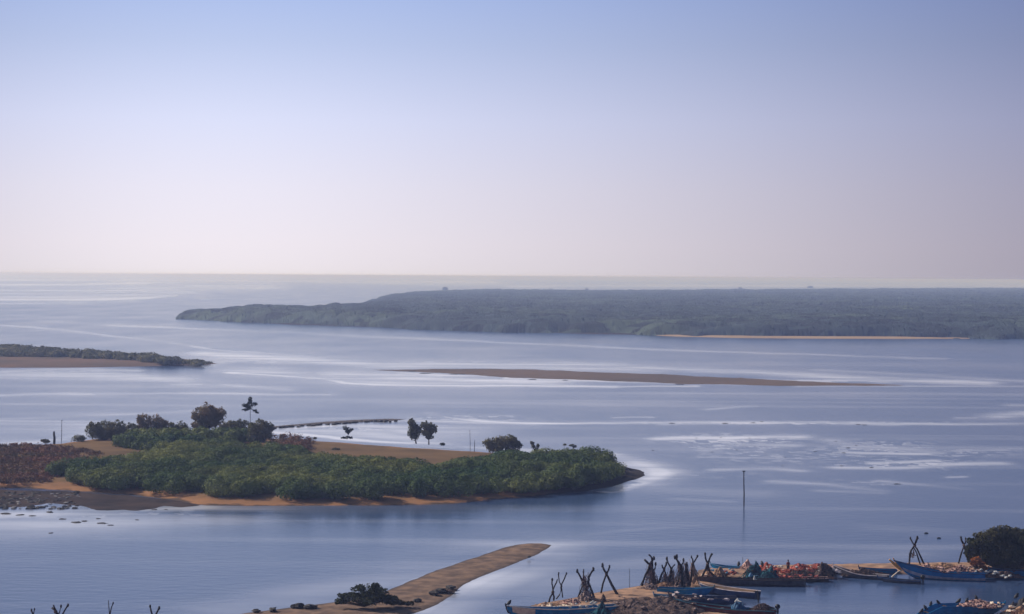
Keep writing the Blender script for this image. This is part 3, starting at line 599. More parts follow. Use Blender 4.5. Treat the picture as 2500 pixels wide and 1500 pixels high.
tree('cactus_shrub', 'upright two-stemmed shrub right of the dark bush on the island skyline', 'shrub', (1306, 1106), [(1299, 1083, 4, 5), (1302, 1092, 4, 5), (1313, 1090, 3.5, 5), (1310, 1098, 4, 4)], [[(1306, 1106), (1303, 1094), (1299, 1083)], [(1306, 1104), (1313, 1090)]], M['thicket_dark'], seed=14, dens=9, size=.2, limbs=False)
tree('umbrella_shrub', 'small flat-crowned shrub poking above the right part of the thicket', 'shrub', (1378, 1106), [(1378, 1087, 4, 2)], [[(1378, 1106), (1378, 1088)]], M['thicket_dark'], seed=15, dens=9, size=.2, limbs=False, thick=.06)
tree('umbrella_shrub', 'wider flat-crowned shrub poking above the thicket nearest its right tip', 'shrub', (1399, 1108), [(1396, 1088, 5, 2.5), (1402, 1091, 4, 3)], [[(1399, 1108), (1399, 1090)]], M['thicket_dark'], seed=16, dens=9, size=.2, limbs=False, thick=.06)
for i, (x, y, r) in enumerate([(688, 1066, 5), (726, 1069, 5), (768, 1072, 4), (1080, 1088, 6), (110, 1082, 9), (190, 1078, 16), (700, 1094, 10), (748, 1098, 12), (820, 1102, 8)]):
    labs = ['low clump on the meadow edge nearest the island tree row', 'second low clump along the meadow edge from the tree row', 'third low clump along the meadow edge, left of the tiny lone tree', 'low clump on the meadow edge right of the two joined trees',
            'low bush beside the weathered post at the left', 'wider low bush left of the leftmost skyline shrub tree', 'brownish bush on the meadow just behind the thicket, nearest the tree row', 'darker bush on the meadow behind the thicket', 'small bush at the thicket edge below the tiny lone tree']
    tree('low_bush', labs[i], 'bush', (x, y), [(x, y-r*.4, r, r*.55), (x+r*.6, y-r*.3, r*.6, r*.4)], [[(x, y), (x, y-r*.4)]], M['thicket_dark'], seed=30+i, size=.22, limbs=False, thick=.08, group='low bushes on the island')
for i, (x_, y_, w_, h_, lb_) in enumerate(FAR_TREES):
    tree('far_tree', lb_, 'tree', (x_, y_+2), [(x_, y_-h_*.2, w_*.6, h_*.6), (x_+w_*.4, y_, w_*.4, h_*.4), (x_-w_*.4, y_+.5, w_*.4, h_*.4)], [[(x_, y_+2), (x_, y_)]], M['thicket_dark'], seed=60+i, dens=.3, size=1.6, gz=5, limbs=False, thick=.6)
# near shrubs
tree('beach_shrub', 'spreading grey green shrub on the near sand spit', 'shrub', (885, 1482), [(880, 1448, 22, 15), (905, 1440, 22, 14), (850, 1460, 22, 10), (925, 1450, 22, 14), (900, 1462, 34, 12), (945, 1463, 22, 10), (835, 1468, 16, 7)], [[(890, 1482), (892, 1462)], [(890, 1480), (860, 1462)], [(890, 1480), (925, 1458)]], M['shrub_near'], seed=40, dens=14, size=.16, gz=.4, thick=.1, depth=1.0)
tree('beach_shrub', 'low dark shrub trailing right from the spreading shrub on the spit', 'shrub', (955, 1478), [(955, 1468, 20, 9), (978, 1472, 16, 6), (1000, 1474, 12, 4)], [[(955, 1478), (955, 1470)]], M['shrub_black'], seed=41, dens=14, size=.15, gz=.4, thick=.06)
tree('harbour_shrub', 'big dark shrub at the right edge above the moored blue boats', 'shrub', (2450, 1398), [(2385, 1335, 24, 20), (2415, 1318, 32, 25), (2450, 1312, 38, 22), (2375, 1350, 14, 20), (2368, 1338, 9, 8), (2362, 1352, 8, 8), (2395, 1308, 12, 9), (2425, 1299, 14, 7), (2470, 1300, 14, 7), (2500, 1303, 12, 7), (2372, 1322, 9, 7), (2440, 1340, 40, 30), (2500, 1345, 40, 36), (2490, 1316, 38, 24), (2540, 1325, 40, 26), (2380, 1358, 20, 18), (2420, 1358, 34, 26), (2470, 1355, 44, 34), (2530, 1360, 44, 34), (2590, 1350, 40, 34)],
     [[(2450, 1398), (2450, 1370)], [(2450, 1396), (2400, 1360)], [(2520, 1398), (2530, 1350)]], M['shrub_tree'], seed=42, dens=17, size=.17, gz=.5, thick=.18, depth=.8)
tree('dry_bush', 'bare rust orange bush between the boats beside the big dark shrub', 'bush', (2385, 1402), [(2384, 1368, 12, 6), (2392, 1378, 12, 6), (2398, 1388, 12, 6), (2378, 1376, 8, 5)], [[(2385, 1402), (2386, 1378)], [(2385, 1395), (2400, 1385)], [(2385, 1392), (2374, 1374)]], M['orangeleaf'], seed=43, dens=9, size=.2, gz=.5, thick=.08)

# ------------------------------------------------------------------ rocks
rock_meshes = []
for s in range(5):
    mb = MB(); mb.blob((0, 0, 0), (1, 1, .5), .7, 9, 6, s+1); o = mb.build('rock', M['rock'] if s < 4 else M['palerock'])
    rock_meshes.append(o.data); bpy.data.objects.remove(o)
def rock(x, y, w_m, label, group, k=0, hgt=.5, z=.0):
    o = bpy.data.objects.new('rock', rock_meshes[k % 5]); COL.objects.link(o)
    q = P(x, y, z); o.location = q; o.scale = (w_m/2, w_m/2*random.uniform(.6, 1), w_m*hgt); o.rotation_euler[2] = random.uniform(0, 6.28)
    return tag(o, label, 'rock', group)
for i in range(95):
    x = random.uniform(-20, 190)**1.0; y = random.uniform(1204, 1246) - 0.02*x
    rock(x, y, random.uniform(.5, 1.6), 'dark stone among the pale ripples off the left end of the island', 'dark stones in the shallows at the left', i % 4, .35, .05)
for i in range(40):
    x = random.uniform(-10, 200); y = random.uniform(1204, 1242)
    rock(x, y, random.uniform(.4, 1.0), 'pale wet stone among the dark stones off the left end of the island', 'pale stones in the shallows at the left', 4, .3, .10)
for i, (x, y, w_) in enumerate([(15, 1255, 1.8), (50, 1258, 1.4), (120, 1251, 1.9), (152, 1268, 1.3), (185, 1276, 1.6), (205, 1273, 1.2), (250, 1278, 1.7), (240, 1267, 1), (80, 1260, 1.2), (270, 1283, 1), (378, 1245, 1.2), (405, 1245, .8), (335, 1270, .9), (125, 1302, .9)]):
    rock(x, y, w_, 'dark stone awash alone in the pale water off the mud flat', 'lone stones in the pale water', i % 4, .18)
for i in range(34):
    t = i/33; x = 672+t*290+random.uniform(-4, 4); y = 1045-14*min(1, t*1.45)+random.uniform(-1, 1.2)-(2 if t > .7 else 0)
    rock(x, y, random.uniform(.7, 1.7), 'dark stone in the line along the thin spit behind the island', 'stones along the thin spit', i % 4, .4, .15)
for (x, y, w_) in [(1990, 1103, 1.6), (1918, 1117, 1.1), (2055, 1138, 1.5), (2128, 1142, 2.0), (2190, 1182, 2.6), (1910, 1138, 1), (2060, 1106, 2), (2070, 1094, 2), (2090, 1088, 1.5), (2040, 1078, 1.4), (1595, 1100, 1.4), (1738, 1104, 1.4), (1798, 1099, 1.2), (1700, 1070, 1.3), (1760, 1069, 1.3), (1830, 1070, 1.3), (1640, 1034, 3), (1770, 1034, 3), (1838, 1033, 2.5), (2095, 1037, 3), (2110, 1038, 2.5), (1860, 1030, 2)]:
    rock(x, y, w_*.55, 'dark stone breaking the ripples in the shallows right of the island', 'stones in the right shallows', random.randrange(4), .15)
for (x, y, w_) in [(1008, 907, 9), (1040, 912, 8), (1110, 914, 7), (1130, 914, 6), (1660, 939, 6), (1300, 927, 7), (1380, 929, 6)]:
    rock(x, y, w_*.6, 'dark low lump at the edge of the long sand bar', 'lumps along the long sand bar', random.randrange(4), .08)
for (x, y, w_, lb) in [(626, 1492, 1.1, 'black flat-topped rock at the left end of the near spit'), (665, 1489, 1.5, 'grey hump-shaped rock second from the left on the near spit'), (728, 1480, 1.6, 'low dark rock third along the near spit'), (1060, 1449, 1.4, 'dark rock on the near spit beside the water channel'),
                      (1075, 1444, 1.8, 'grey rough rock beside the dark rock on the near spit'), (1098, 1434, 1.5, 'low rough rock highest up the right flank of the near spit'), (1020, 1466, 1.2, 'small rubble lump right of the spit shrubs'), (1292, 1360, .7, 'tiny dark stone near the tip of the near spit'), (760, 1482, 1.6, 'brown mound left of the spreading shrub')]:
    rock(x, y, w_, lb, None, random.randrange(4), .4, .35)
for (x, y, lb) in [(2261, 1303, 'small dark float drifting alone left of the big shrub, the higher of two'), (2292, 1315, 'small dark float drifting left of the big shrub, the lower of two')]:
    mb = MB(); mb.blob((0, 0, .05), (.32, .18, .14), .3, 10, 6, 2); o = mb.build('float', M['black'], smooth=True); o.location = P(x, y, 0); tag(o, lb, 'float')

# ------------------------------------------------------------------ posts and stakes
def stake(name, label, foot, top, r, z=0.0, m='wood', cap=False):
    B = P(foot[0], foot[1], z); T = onY(top[0], top[1], B.y)-B
    mb = MB(); mb.tube([(0, 0, -1), T*.33+Vector((r*.4, 0, 0)), T*.66, T], [r*1.1, r, r*.9, r*.75], 7)
    if cap: mb.box((T.x, T.y, T.z), (r*4, r*4, r*1.5))
    o = mb.build(name, M[m]); o.location = B; return tag(o, label, 'post')
stake('stake', 'tall thin dark stake standing alone in open water right of the island tip', (1816, 1235), (1816, 1151), .11, 0, cap=True)
stake('post', 'thick short weathered post on the left rise of the island', (132, 1077), (132, 1054), .28, .8)
stake('thin_pole', 'very thin pole right of the thick post on the island', (150, 1072), (151, 1027), .07, .8, cap=True)
stake('thin_pole', 'taller thin pole on the meadow edge left of the dark bush', (1148, 1094), (1147, 1050), .05, .8)
stake('thin_pole', 'short thin pole on the meadow edge left of the dark bush', (1158, 1094), (1159, 1075), .07, .8)
stake('thin_pole', 'thin upright stick on the harbour sand left of the net-draped poles', (1537, 1428), (1537, 1388), .03, .4)
stake('thin_pole', 'thin stick standing behind the teal net heap', (1814, 1388), (1813, 1360), .03, .4)
stake('post', 'upright post at the square end of the tan-topped boat', (1851, 1472), (1850, 1442), .07, 0)

# ------------------------------------------------------------------ crossed poles
def strands(mb, a, b, n, sag, spread, r=.018, seed=0):
    g = random.Random(seed)
    for _ in range(n):
        p = Vector(a)+Vector((g.uniform(-1, 1)*spread*.3, g.uniform(-.2, .2), g.uniform(-.3, .1)))
        q = Vector(b)+Vector((g.uniform(-1, 1)*spread, g.uniform(-.5, .5), g.uniform(0, .3)))
        m_ = (p+q)*.5+Vector((g.uniform(-1, 1)*spread*.5, g.uniform(-.3, .3), -g.uniform(0, sag)))
        mb.tube([p, p*.6+m_*.4+Vector((g.uniform(-.08, .08), 0, 0)), m_, q*.6+m_*.4, q], r*g.uniform(.6, 1.6), 4)
def trestle(label, poles, foot_y, nets=None, gz=.4, r=.115, seed=0, group='crossed pole frames on the harbour shore'):
    fx = poles[0][0][0]; B = P(sum(p[0][0] for p in poles)/len(poles), foot_y, gz)
    root = empty('drying_frame', B); tag(root, label, 'pole frame', group)
    g = random.Random(seed)
    for i, pl in enumerate(poles):
        off = (-.22, .22, .02)[i % 3]
        q = []
        for j, (x, y) in enumerate(pl):
            v_ = onY(x, y, B.y)-B
            dy = (.5 if i % 2 else -.5)*(1-j/(len(pl)-1)*1.4)+off*.2
            q.append(Vector((v_.x, dy, v_.z)))
        q[0].z = min(q[0].z, .05)-.05
        # subdivide with slight crookedness
        qq = []; 
        for a_, b_ in zip(q[:-1], q[1:]):
            qq += [a_, (a_+b_)*.5+Vector((g.uniform(-.11, .11), g.uniform(-.05, .05), g.uniform(-.04, .04)))]
        qq.append(q[-1]); n_ = len(qq); r_ = r*g.uniform(.8, 1.25)
        tb_ = MB().tube(qq, [r_*(1.15-.35*k_/(n_-1))*g.uniform(.8, 1.2) for k_ in range(n_)], 7)
        if g.random() < .6: tb_.blob(qq[-1], (r_*1.15, r_*1.1, r_*2.0), .5, 8, 6, i+seed)
        tb_.build('pole', M['wood'], root, True)
    for k_, nt_ in enumerate(nets or []):
        (top, bot, wid, mt, nst) = nt_
        a_ = onY(*top, B.y)-B; b_ = onY(*bot, B.y)-B; kk = B.y/F; wd = wid*kk
        mb = MB()
        strands(mb, a_, b_, int(nst*1.1), .25, wd*.46, .026, seed+k_)
        for q_ in range(5):                   # thin branches leaning in the frame
            c0 = b_+Vector((g.uniform(-.9, .9)*wd*.6, g.uniform(-.5, .5), 0)); c1 = a_+Vector((g.uniform(-1, 1)*wd*.35, g.uniform(-.3, .3), g.uniform(-.5, .7)))
            mb.tube([c0, c0.lerp(c1, .5)+Vector((g.uniform(-.12, .12), 0, 0)), c1], [.045, .035, .02], 5)
        for q_ in range(nst):                 # tangled loops and rags low down
            t0 = g.uniform(.35, 1); c = a_.lerp(b_, t0); ww = wd*.45*t0
            p0 = c+Vector((g.uniform(-1, 1)*ww, g.uniform(-.4, .4), g.uniform(-.1, .1))); pp = [p0]
            for _ in range(4): pp.append(pp[-1]+Vector((g.uniform(-.28, .28), g.uniform(-.15, .15), g.uniform(-.3, .18))))
            mb.tube(pp, g.uniform(.02, .05), 4)
        mb.build('hanging_net', M[mt], root)
    # lashing at the crossing
    if len(poles) > 1:
        a_, b_ = poles[0], poles[1]; best = None
        for t in np.linspace(0, 1, 30):
            def at_(pl, t):
                ys = [p[1] for p in pl]; y = ys[0]+(ys[-1]-ys[0])*t
                for (p, q) in zip(pl[:-1], pl[1:]):
                    if (p[1]-y)*(q[1]-y) <= 0 and p[1] != q[1]:
                        return p[0]+(q[0]-p[0])*(y-p[1])/(q[1]-p[1]), y
                return pl[-1]
            A_, B_ = at_(a_, t), at_(b_, t); dd = abs(A_[0]-B_[0])+abs(A_[1]-B_[1])
            if best is None or dd < best[0]: best = (dd, A_)
        c = onY(*best[1], B.y)-B; c.y = 0
        MB().blob(c, (r*1.7, r*2.6, r*2), .3, 8, 6, seed).build('lashing', M['net_dark'], root)
    return root
trestle('leftmost small crossed pole frame, low and crooked, near the tip of the harbour sand', [[(1340, 1468), (1349, 1448), (1354, 1431), (1361, 1415)], [(1352, 1466), (1350, 1448), (1349, 1432), (1348, 1415)]], 1468, seed=1)
trestle('second crossed pole frame from the tip of the harbour sand, thin and forked', [[(1358, 1460), (1370, 1440), (1371, 1427), (1383, 1401)], [(1374, 1460), (1371, 1432), (1364, 1409), (1364, 1399)]], 1460, seed=2, r=.075)
trestle('three-pole frame with grey netting hung in its middle, third from the harbour tip', [[(1409, 1463), (1423, 1428), (1425, 1390)], [(1440, 1455), (1424, 1424), (1409, 1394)], [(1451, 1460), (1436, 1423), (1437, 1410), (1449, 1391)]], 1463, [((1427, 1405), (1430, 1456), 34, 'net_grey', 22)], seed=3)
trestle('clean bare X of two straight poles standing apart on the orange sand', [[(1508, 1452), (1480, 1400), (1471, 1381)], [(1468, 1446), (1480, 1404), (1488, 1383)]], 1450, seed=4, r=.12)
trestle('tall thick frame with ragged bunched tops, left end of the dense pole cluster', [[(1565, 1427), (1576, 1402), (1585, 1383), (1597, 1364)], [(1603, 1427), (1594, 1397), (1586, 1379), (1573, 1366)], [(1594, 1410), (1594, 1397), (1601, 1378)], [(1594, 1400), (1592, 1364), (1584, 1354)]], 1429, [((1588, 1382), (1590, 1432), 40, 'net_grey', 40)], seed=5, r=.13)
trestle('thin X frame just right of the ragged thick frame', [[(1603, 1427), (1613, 1407), (1620, 1395), (1627, 1377)], [(1636, 1429), (1627, 1408), (1621, 1390), (1616, 1379)]], 1430, [((1623, 1402), (1625, 1428), 24, 'net_grey', 20)], seed=6)
trestle('frame with one pole topped by a knob, third in the dense pole cluster', [[(1632, 1427), (1636, 1405), (1640, 1389), (1648, 1379)], [(1647, 1425), (1642, 1402), (1638, 1387), (1628, 1364)]], 1429, [((1641, 1392), (1640, 1429), 30, 'net_grey', 30)], seed=7)
trestle('tallest frame wrapped in dark netting at the middle of the dense cluster', [[(1650, 1441), (1656, 1412), (1661, 1384), (1669, 1368)], [(1673, 1434), (1665, 1400), (1657, 1375), (1652, 1358)], [(1664, 1420), (1663, 1385), (1648, 1362)]], 1438, [((1660, 1378), (1664, 1434), 42, 'net_grey', 50)], seed=8, r=.12)
trestle('narrow pointed frame swathed in dark purple-grey netting', [[(1670, 1432), (1674, 1400), (1677, 1373)], [(1682, 1432), (1677, 1400), (1674, 1380)]], 1433, [((1676, 1378), (1677, 1430), 22, 'net_dark', 24)], seed=9)
trestle('frame with pale tan netting filling it like a tent', [[(1683, 1428), (1688, 1400), (1691, 1377), (1703, 1359)], [(1709, 1427), (1698, 1400), (1691, 1376), (1688, 1360)]], 1428, [((1691, 1378), (1695, 1426), 34, 'net_tan', 26)], seed=10)
trestle('heavy twin-horned frame at the right end of the dense cluster', [[(1709, 1416), (1722, 1390), (1729, 1375), (1739, 1352)], [(1752, 1416), (1731, 1394), (1727, 1375), (1721, 1353)]], 1416, [((1728, 1376), (1729, 1396), 12, 'net_dark', 8)], seed=11, r=.13)
trestle('tall tripod frame behind the orange-bowed blue boat', [[(2255, 1378), (2238, 1340), (2223, 1315)], [(2222, 1378), (2223, 1354), (2231, 1335), (2239, 1313)], [(2245, 1376), (2238, 1352), (2231, 1337)]], 1378, [((2231, 1342), (2228, 1362), 8, 'net_dark', 5)], seed=12, r=.12, gz=.5)
trestle('crossed frame leaning against the big dark shrub at right', [[(2338, 1374), (2353, 1332), (2358, 1316)], [(2368, 1374), (2354, 1330), (2345, 1310)]], 1374, seed=13, gz=.5, r=.12)
GB = 'pole tops at the bottom left edge'
trestle('short pair of pole tips, leftmost along the bottom edge', [[(95, 1560), (82, 1515), (76, 1491)], [(66, 1560), (80, 1515), (85, 1487)]], 1562, seed=14, group=GB, gz=.4, r=.08)
trestle('cluster of four branching pole tips at the bottom left', [[(165, 1570), (150, 1520), (138, 1497), (126, 1485)], [(150, 1570), (146, 1520), (138, 1495), (131, 1477)], [(130, 1570), (138, 1510), (148, 1481)], [(120, 1570), (150, 1505), (167, 1477)]], 1572, seed=15, group=GB, gz=.4, r=.10)
trestle('slender pair of pole tips, third from the left along the bottom edge', [[(280, 1565), (269, 1505), (264, 1467)], [(254, 1565), (268, 1500), (277, 1472)]], 1566, seed=16, group=GB, gz=.4, r=.065)
trestle('pair of straight pole tips, rightmost of those along the bottom left edge', [[(390, 1565), (374, 1505), (366, 1481)], [(358, 1565), (378, 1505), (389, 1484)]], 1566, seed=17, group=GB, gz=.4, r=.09)

# ------------------------------------------------------------------ net heaps
def heap(name, label, cat, x, y, wpx, h, depth, m, seed=0, rot=0, z=.4, nst=30, group=None, spiky=.35, flat=False):
    B = P(x, y, z); k = B.y/F; rx = wpx*k/2; ry = depth/2
    nu, nr = 64, 18; vs = [(0, 0, h*.8)]; g = random.Random(seed)
    th = np.linspace(0, 2*np.pi, nu, endpoint=False)
    ox, oy = g.uniform(-.35, .35), g.uniform(-.2, .2)
    for j in range(1, nr+1):
        r = j/nr
        edge = .62+.75*fbm(np.cos(th)*1.9+seed+5, np.sin(th)*1.9+seed, 7, 4)
        X = np.cos(th)*rx*r*edge; Y = np.sin(th)*ry*r*edge
        q = np.sqrt((X/rx-ox)**2+(Y/ry-oy)**2)
        prof = np.clip(1-q**(1.3 if not flat else 5), 0.0, 1)*(1-r**6)
        lump = fbm(X*1.3+seed*7, Y*1.3+3, seed, 3)
        Z = h*prof*(.45+1.1*lump)+(h*.55+.12)*spiky*2*(fbm(X*4.5+seed, Y*4.5, seed+2, 2)-.42)*(1 if r < .95 else 0)
        if j == nr: Z = Z*0-.1
        vs += [(float(a_), float(b_), float(c_)) for a_, b_, c_ in zip(X, Y, np.maximum(Z, -.1))]
    fs = [(0, 1+i, 1+(i+1) % nu) for i in range(nu)]
    for j in range(nr-1):
        for i in range(nu):
            fs.append((1+j*nu+i, 1+(j+1)*nu+i, 1+(j+1)*nu+(i+1) % nu, 1+j*nu+(i+1) % nu))
    mb = MB(); mb.add(vs, fs)
    for _ in range(nst):
        a_ = g.uniform(0, 6.28); r = g.uniform(.1, .9); q = Vector((math.cos(a_)*rx*r, math.sin(a_)*ry*r, 0)); pp = []
        an = g.uniform(0, 6.28)
        for s_ in range(5):
            rr_ = min(1, math.hypot(q.x/rx, q.y/ry)); zz = h*.75*max(0, 1-rr_**1.5)+.04+g.uniform(-.02, .18)*h
            pp.append((q.x, q.y, zz)); an += g.uniform(-.9, .9); q = q+Vector((math.cos(an), math.sin(an), 0))*g.uniform(.15, .45)
        mb.tube(pp, g.uniform(.015, .045), 4)
    o = mb.build(name, M[m]); o.location = B; o.rotation_euler[2] = rot
    return tag(o, label, cat, group)
heap('net_heap', 'tan net heap spread behind the blue boat with the cream bow', 'net heap', 1345, 1482, 70, .5, 2.5, 'net_tan', 1, nst=40)
heap('net_heap', 'pinkish net heap at the feet of the first two pole frames', 'net heap', 1388, 1474, 60, .55, 2.5, 'net_pink', 2, nst=40)
heap('net_heap', 'grey net heap under the three-pole frame', 'net heap', 1432, 1468, 56, .9, 2.2, 'net_grey', 3, nst=50)
heap('net_heap', 'dark brown hunched bundle at the foot of the bare X frame', 'net heap', 1474, 1470, 14, 1.1, .8, 'net_dark', 4, nst=12)
heap('net_mound', 'large dark brown mound of piled netting between the blue bow boat and the pole cluster', 'net mound', 1590, 1492, 270, 1.0, 12, 'net_dark', 5, nst=900, z=.35, spiky=.14, flat=True)
heap('net_mound', 'dark mound of netting in front of the maroon boat, at the bottom edge', 'net mound', 1720, 1530, 330, 1.0, 7, 'net_dark', 6, nst=500, z=.2, spiky=.14, flat=True)
heap('net_heap', 'purple-grey net heap under the ragged thick pole frame', 'net heap', 1590, 1439, 40, .8, 2, 'net_grey', 7, nst=60)
heap('net_heap', 'rust orange net heap between the cluster pole feet', 'net heap', 1624, 1432, 50, .7, 1.6, 'net_tan', 8, nst=40)
heap('net_heap', 'lilac-grey net heap under the tallest wrapped frame', 'net heap', 1660, 1438, 42, .8, 2, 'net_grey', 9, nst=60)
heap('net_heap', 'orange-brown net heap with a flat left side behind the long dark boat', 'net heap', 1727, 1411, 24, .9, 1.6, 'net_tan', 10, nst=20)
heap('net_heap', 'pointed straw-coloured net heap right of the twin-horned frame', 'net heap', 1757, 1412, 42, 1.4, 2, 'net_tan', 11, nst=40)
heap('net_heap', 'pink and white net heap at the back of the dark teal heap', 'net heap', 1825, 1390, 40, .9, 2, 'net_pink', 12, nst=40)
heap('net_heap', 'red net heap left of the person in red', 'net heap', 1878, 1394, 60, 1.0, 2.2, 'net_red', 13, nst=50)
heap('net_heap', 'dark red net heap right of the person in red', 'net heap', 1960, 1392, 70, .8, 2.2, 'net_red', 14, nst=50)
heap('net_heap', 'orange-red net heap at the back near the dark cone heap', 'net heap', 1993, 1386, 34, .6, 1.6, 'net_red', 15, nst=20)
heap('net_heap', 'tall dark cone of netting right of the red heaps', 'net heap', 2014, 1404, 56, 1.7, 2.4, 'net_dark', 16, nst=40)
heap('net_heap', 'dark net heap in front of the red heaps', 'net heap', 1955, 1406, 70, 1.0, 2, 'net_dark', 17, nst=40)
heap('net_heap', 'pale lilac net heap sloping down to the grey boat with white rim', 'net heap', 2036, 1394, 34, .9, 1.8, 'net_pink', 18, nst=30)
heap('net_heap', 'dark teal net pile, the highest, in the middle of the long dark boat', 'net heap', 1840, 1411, 56, 1.9, 1.8, 'net_teal', 19, nst=40, z=.5)
heap('net_heap', 'wide rounded teal net pile toward the right of the long dark boat', 'net heap', 1872, 1414, 62, 1.4, 1.8, 'net_teal', 20, nst=40, z=.5)
heap('net_heap', 'salmon net bundle resting on the brown boat behind the long dark one', 'net heap', 1913, 1414, 50, .55, 1.2, 'net_red', 21, nst=24, z=.5)
heap('net_heap', 'salmon and white net heap on the deck of the orange-bowed blue boat', 'net heap', 2258, 1392, 36, .9, 1.4, 'net_pink', 22, nst=30, z=.8)
heap('net_heap', 'mixed brown net heap behind the stern of the orange-bowed blue boat', 'net heap', 2340, 1396, 60, .9, 2.2, 'net_pink', 23, nst=40, z=.6)
heap('net_heap', 'sandy net heap along the shore behind the middle of the orange-bowed boat', 'net heap', 2300, 1384, 90, .4, 2, 'net_tan', 24, nst=40, z=.6)
heap('net_heap', 'pink and tan net pile filling the blue boat at the bottom right', 'net heap', 2392, 1481, 105, .75, 1.8, 'net_pink', 25, nst=60, z=1.15)
heap('net_mound', 'dark brown tarpaulin mound at the bottom right corner', 'tarpaulin', 2490, 1510, 150, 2.2, 6, 'tarp', 26, nst=10, z=.3, spiky=.25)
heap('net_heap', 'cream rope and canvas bundle atop the tarpaulin mound in the bottom right corner', 'rope bundle', 2492, 1496, 50, .6, 1.2, 'net_tan', 27, nst=30, z=1.9)
heap('net_heap', 'dark rubble and weed patch on the sand right of the spit shrubs', 'debris', 1085, 1442, 60, .25, 1.4, 'net_dark', 28, nst=20, z=.35)
heap('blue_bundle', 'bright blue bundle on the shore behind the dark teal net pile', 'bundle', 1789, 1402, 16, .85, .8, 'brightblue', 29, nst=4)
heap('blue_bundle', 'pale blue sheet bunched on the teal net pile', 'bundle', 1832, 1406, 10, .5, .5, 'lightblue', 30, nst=2, z=1.0)
heap('blue_bundle', 'small white float ball lying below the pale blue sheet', 'float', 1843, 1414, 7, .3, .35, 'foamy', 31, nst=0, z=.9)
heap('blue_tarp', 'bright blue tarpaulin heaped over the right half of the maroon boat', 'tarpaulin', 1805, 1484, 46, .75, 1.6, 'brightblue', 32, nst=4, z=.9)
heap('white_sack', 'white sack on the boat just above the bright blue tarpaulin', 'sack', 1800, 1468, 12, .35, .5, 'foamy', 33, nst=2, z=.9)
heap('net_heap', 'black shaggy net heap covering the motor end of the maroon boat', 'net heap', 1862, 1492, 70, .95, 1.6, 'net_dark', 34, nst=50, z=.6)
heap('net_heap', 'dark ragged net pile at the middle of the blue boat with the cream bow', 'net heap', 1470, 1500, 50, 1.0, 1.8, 'net_teal', 35, nst=30, z=1.0)
heap('net_heap', 'dark grassy heap at the waterline left of the orange bow', 'net heap', 2110, 1404, 120, .7, 2, 'net_dark', 36, nst=40, z=.3)
heap('net_heap', 'dark brown net heap with white scraps beside the cabin-less stern under the big shrub', 'net heap', 2440, 1408, 110, .7, 1.6, 'net_dark', 37, nst=40, z=.4)

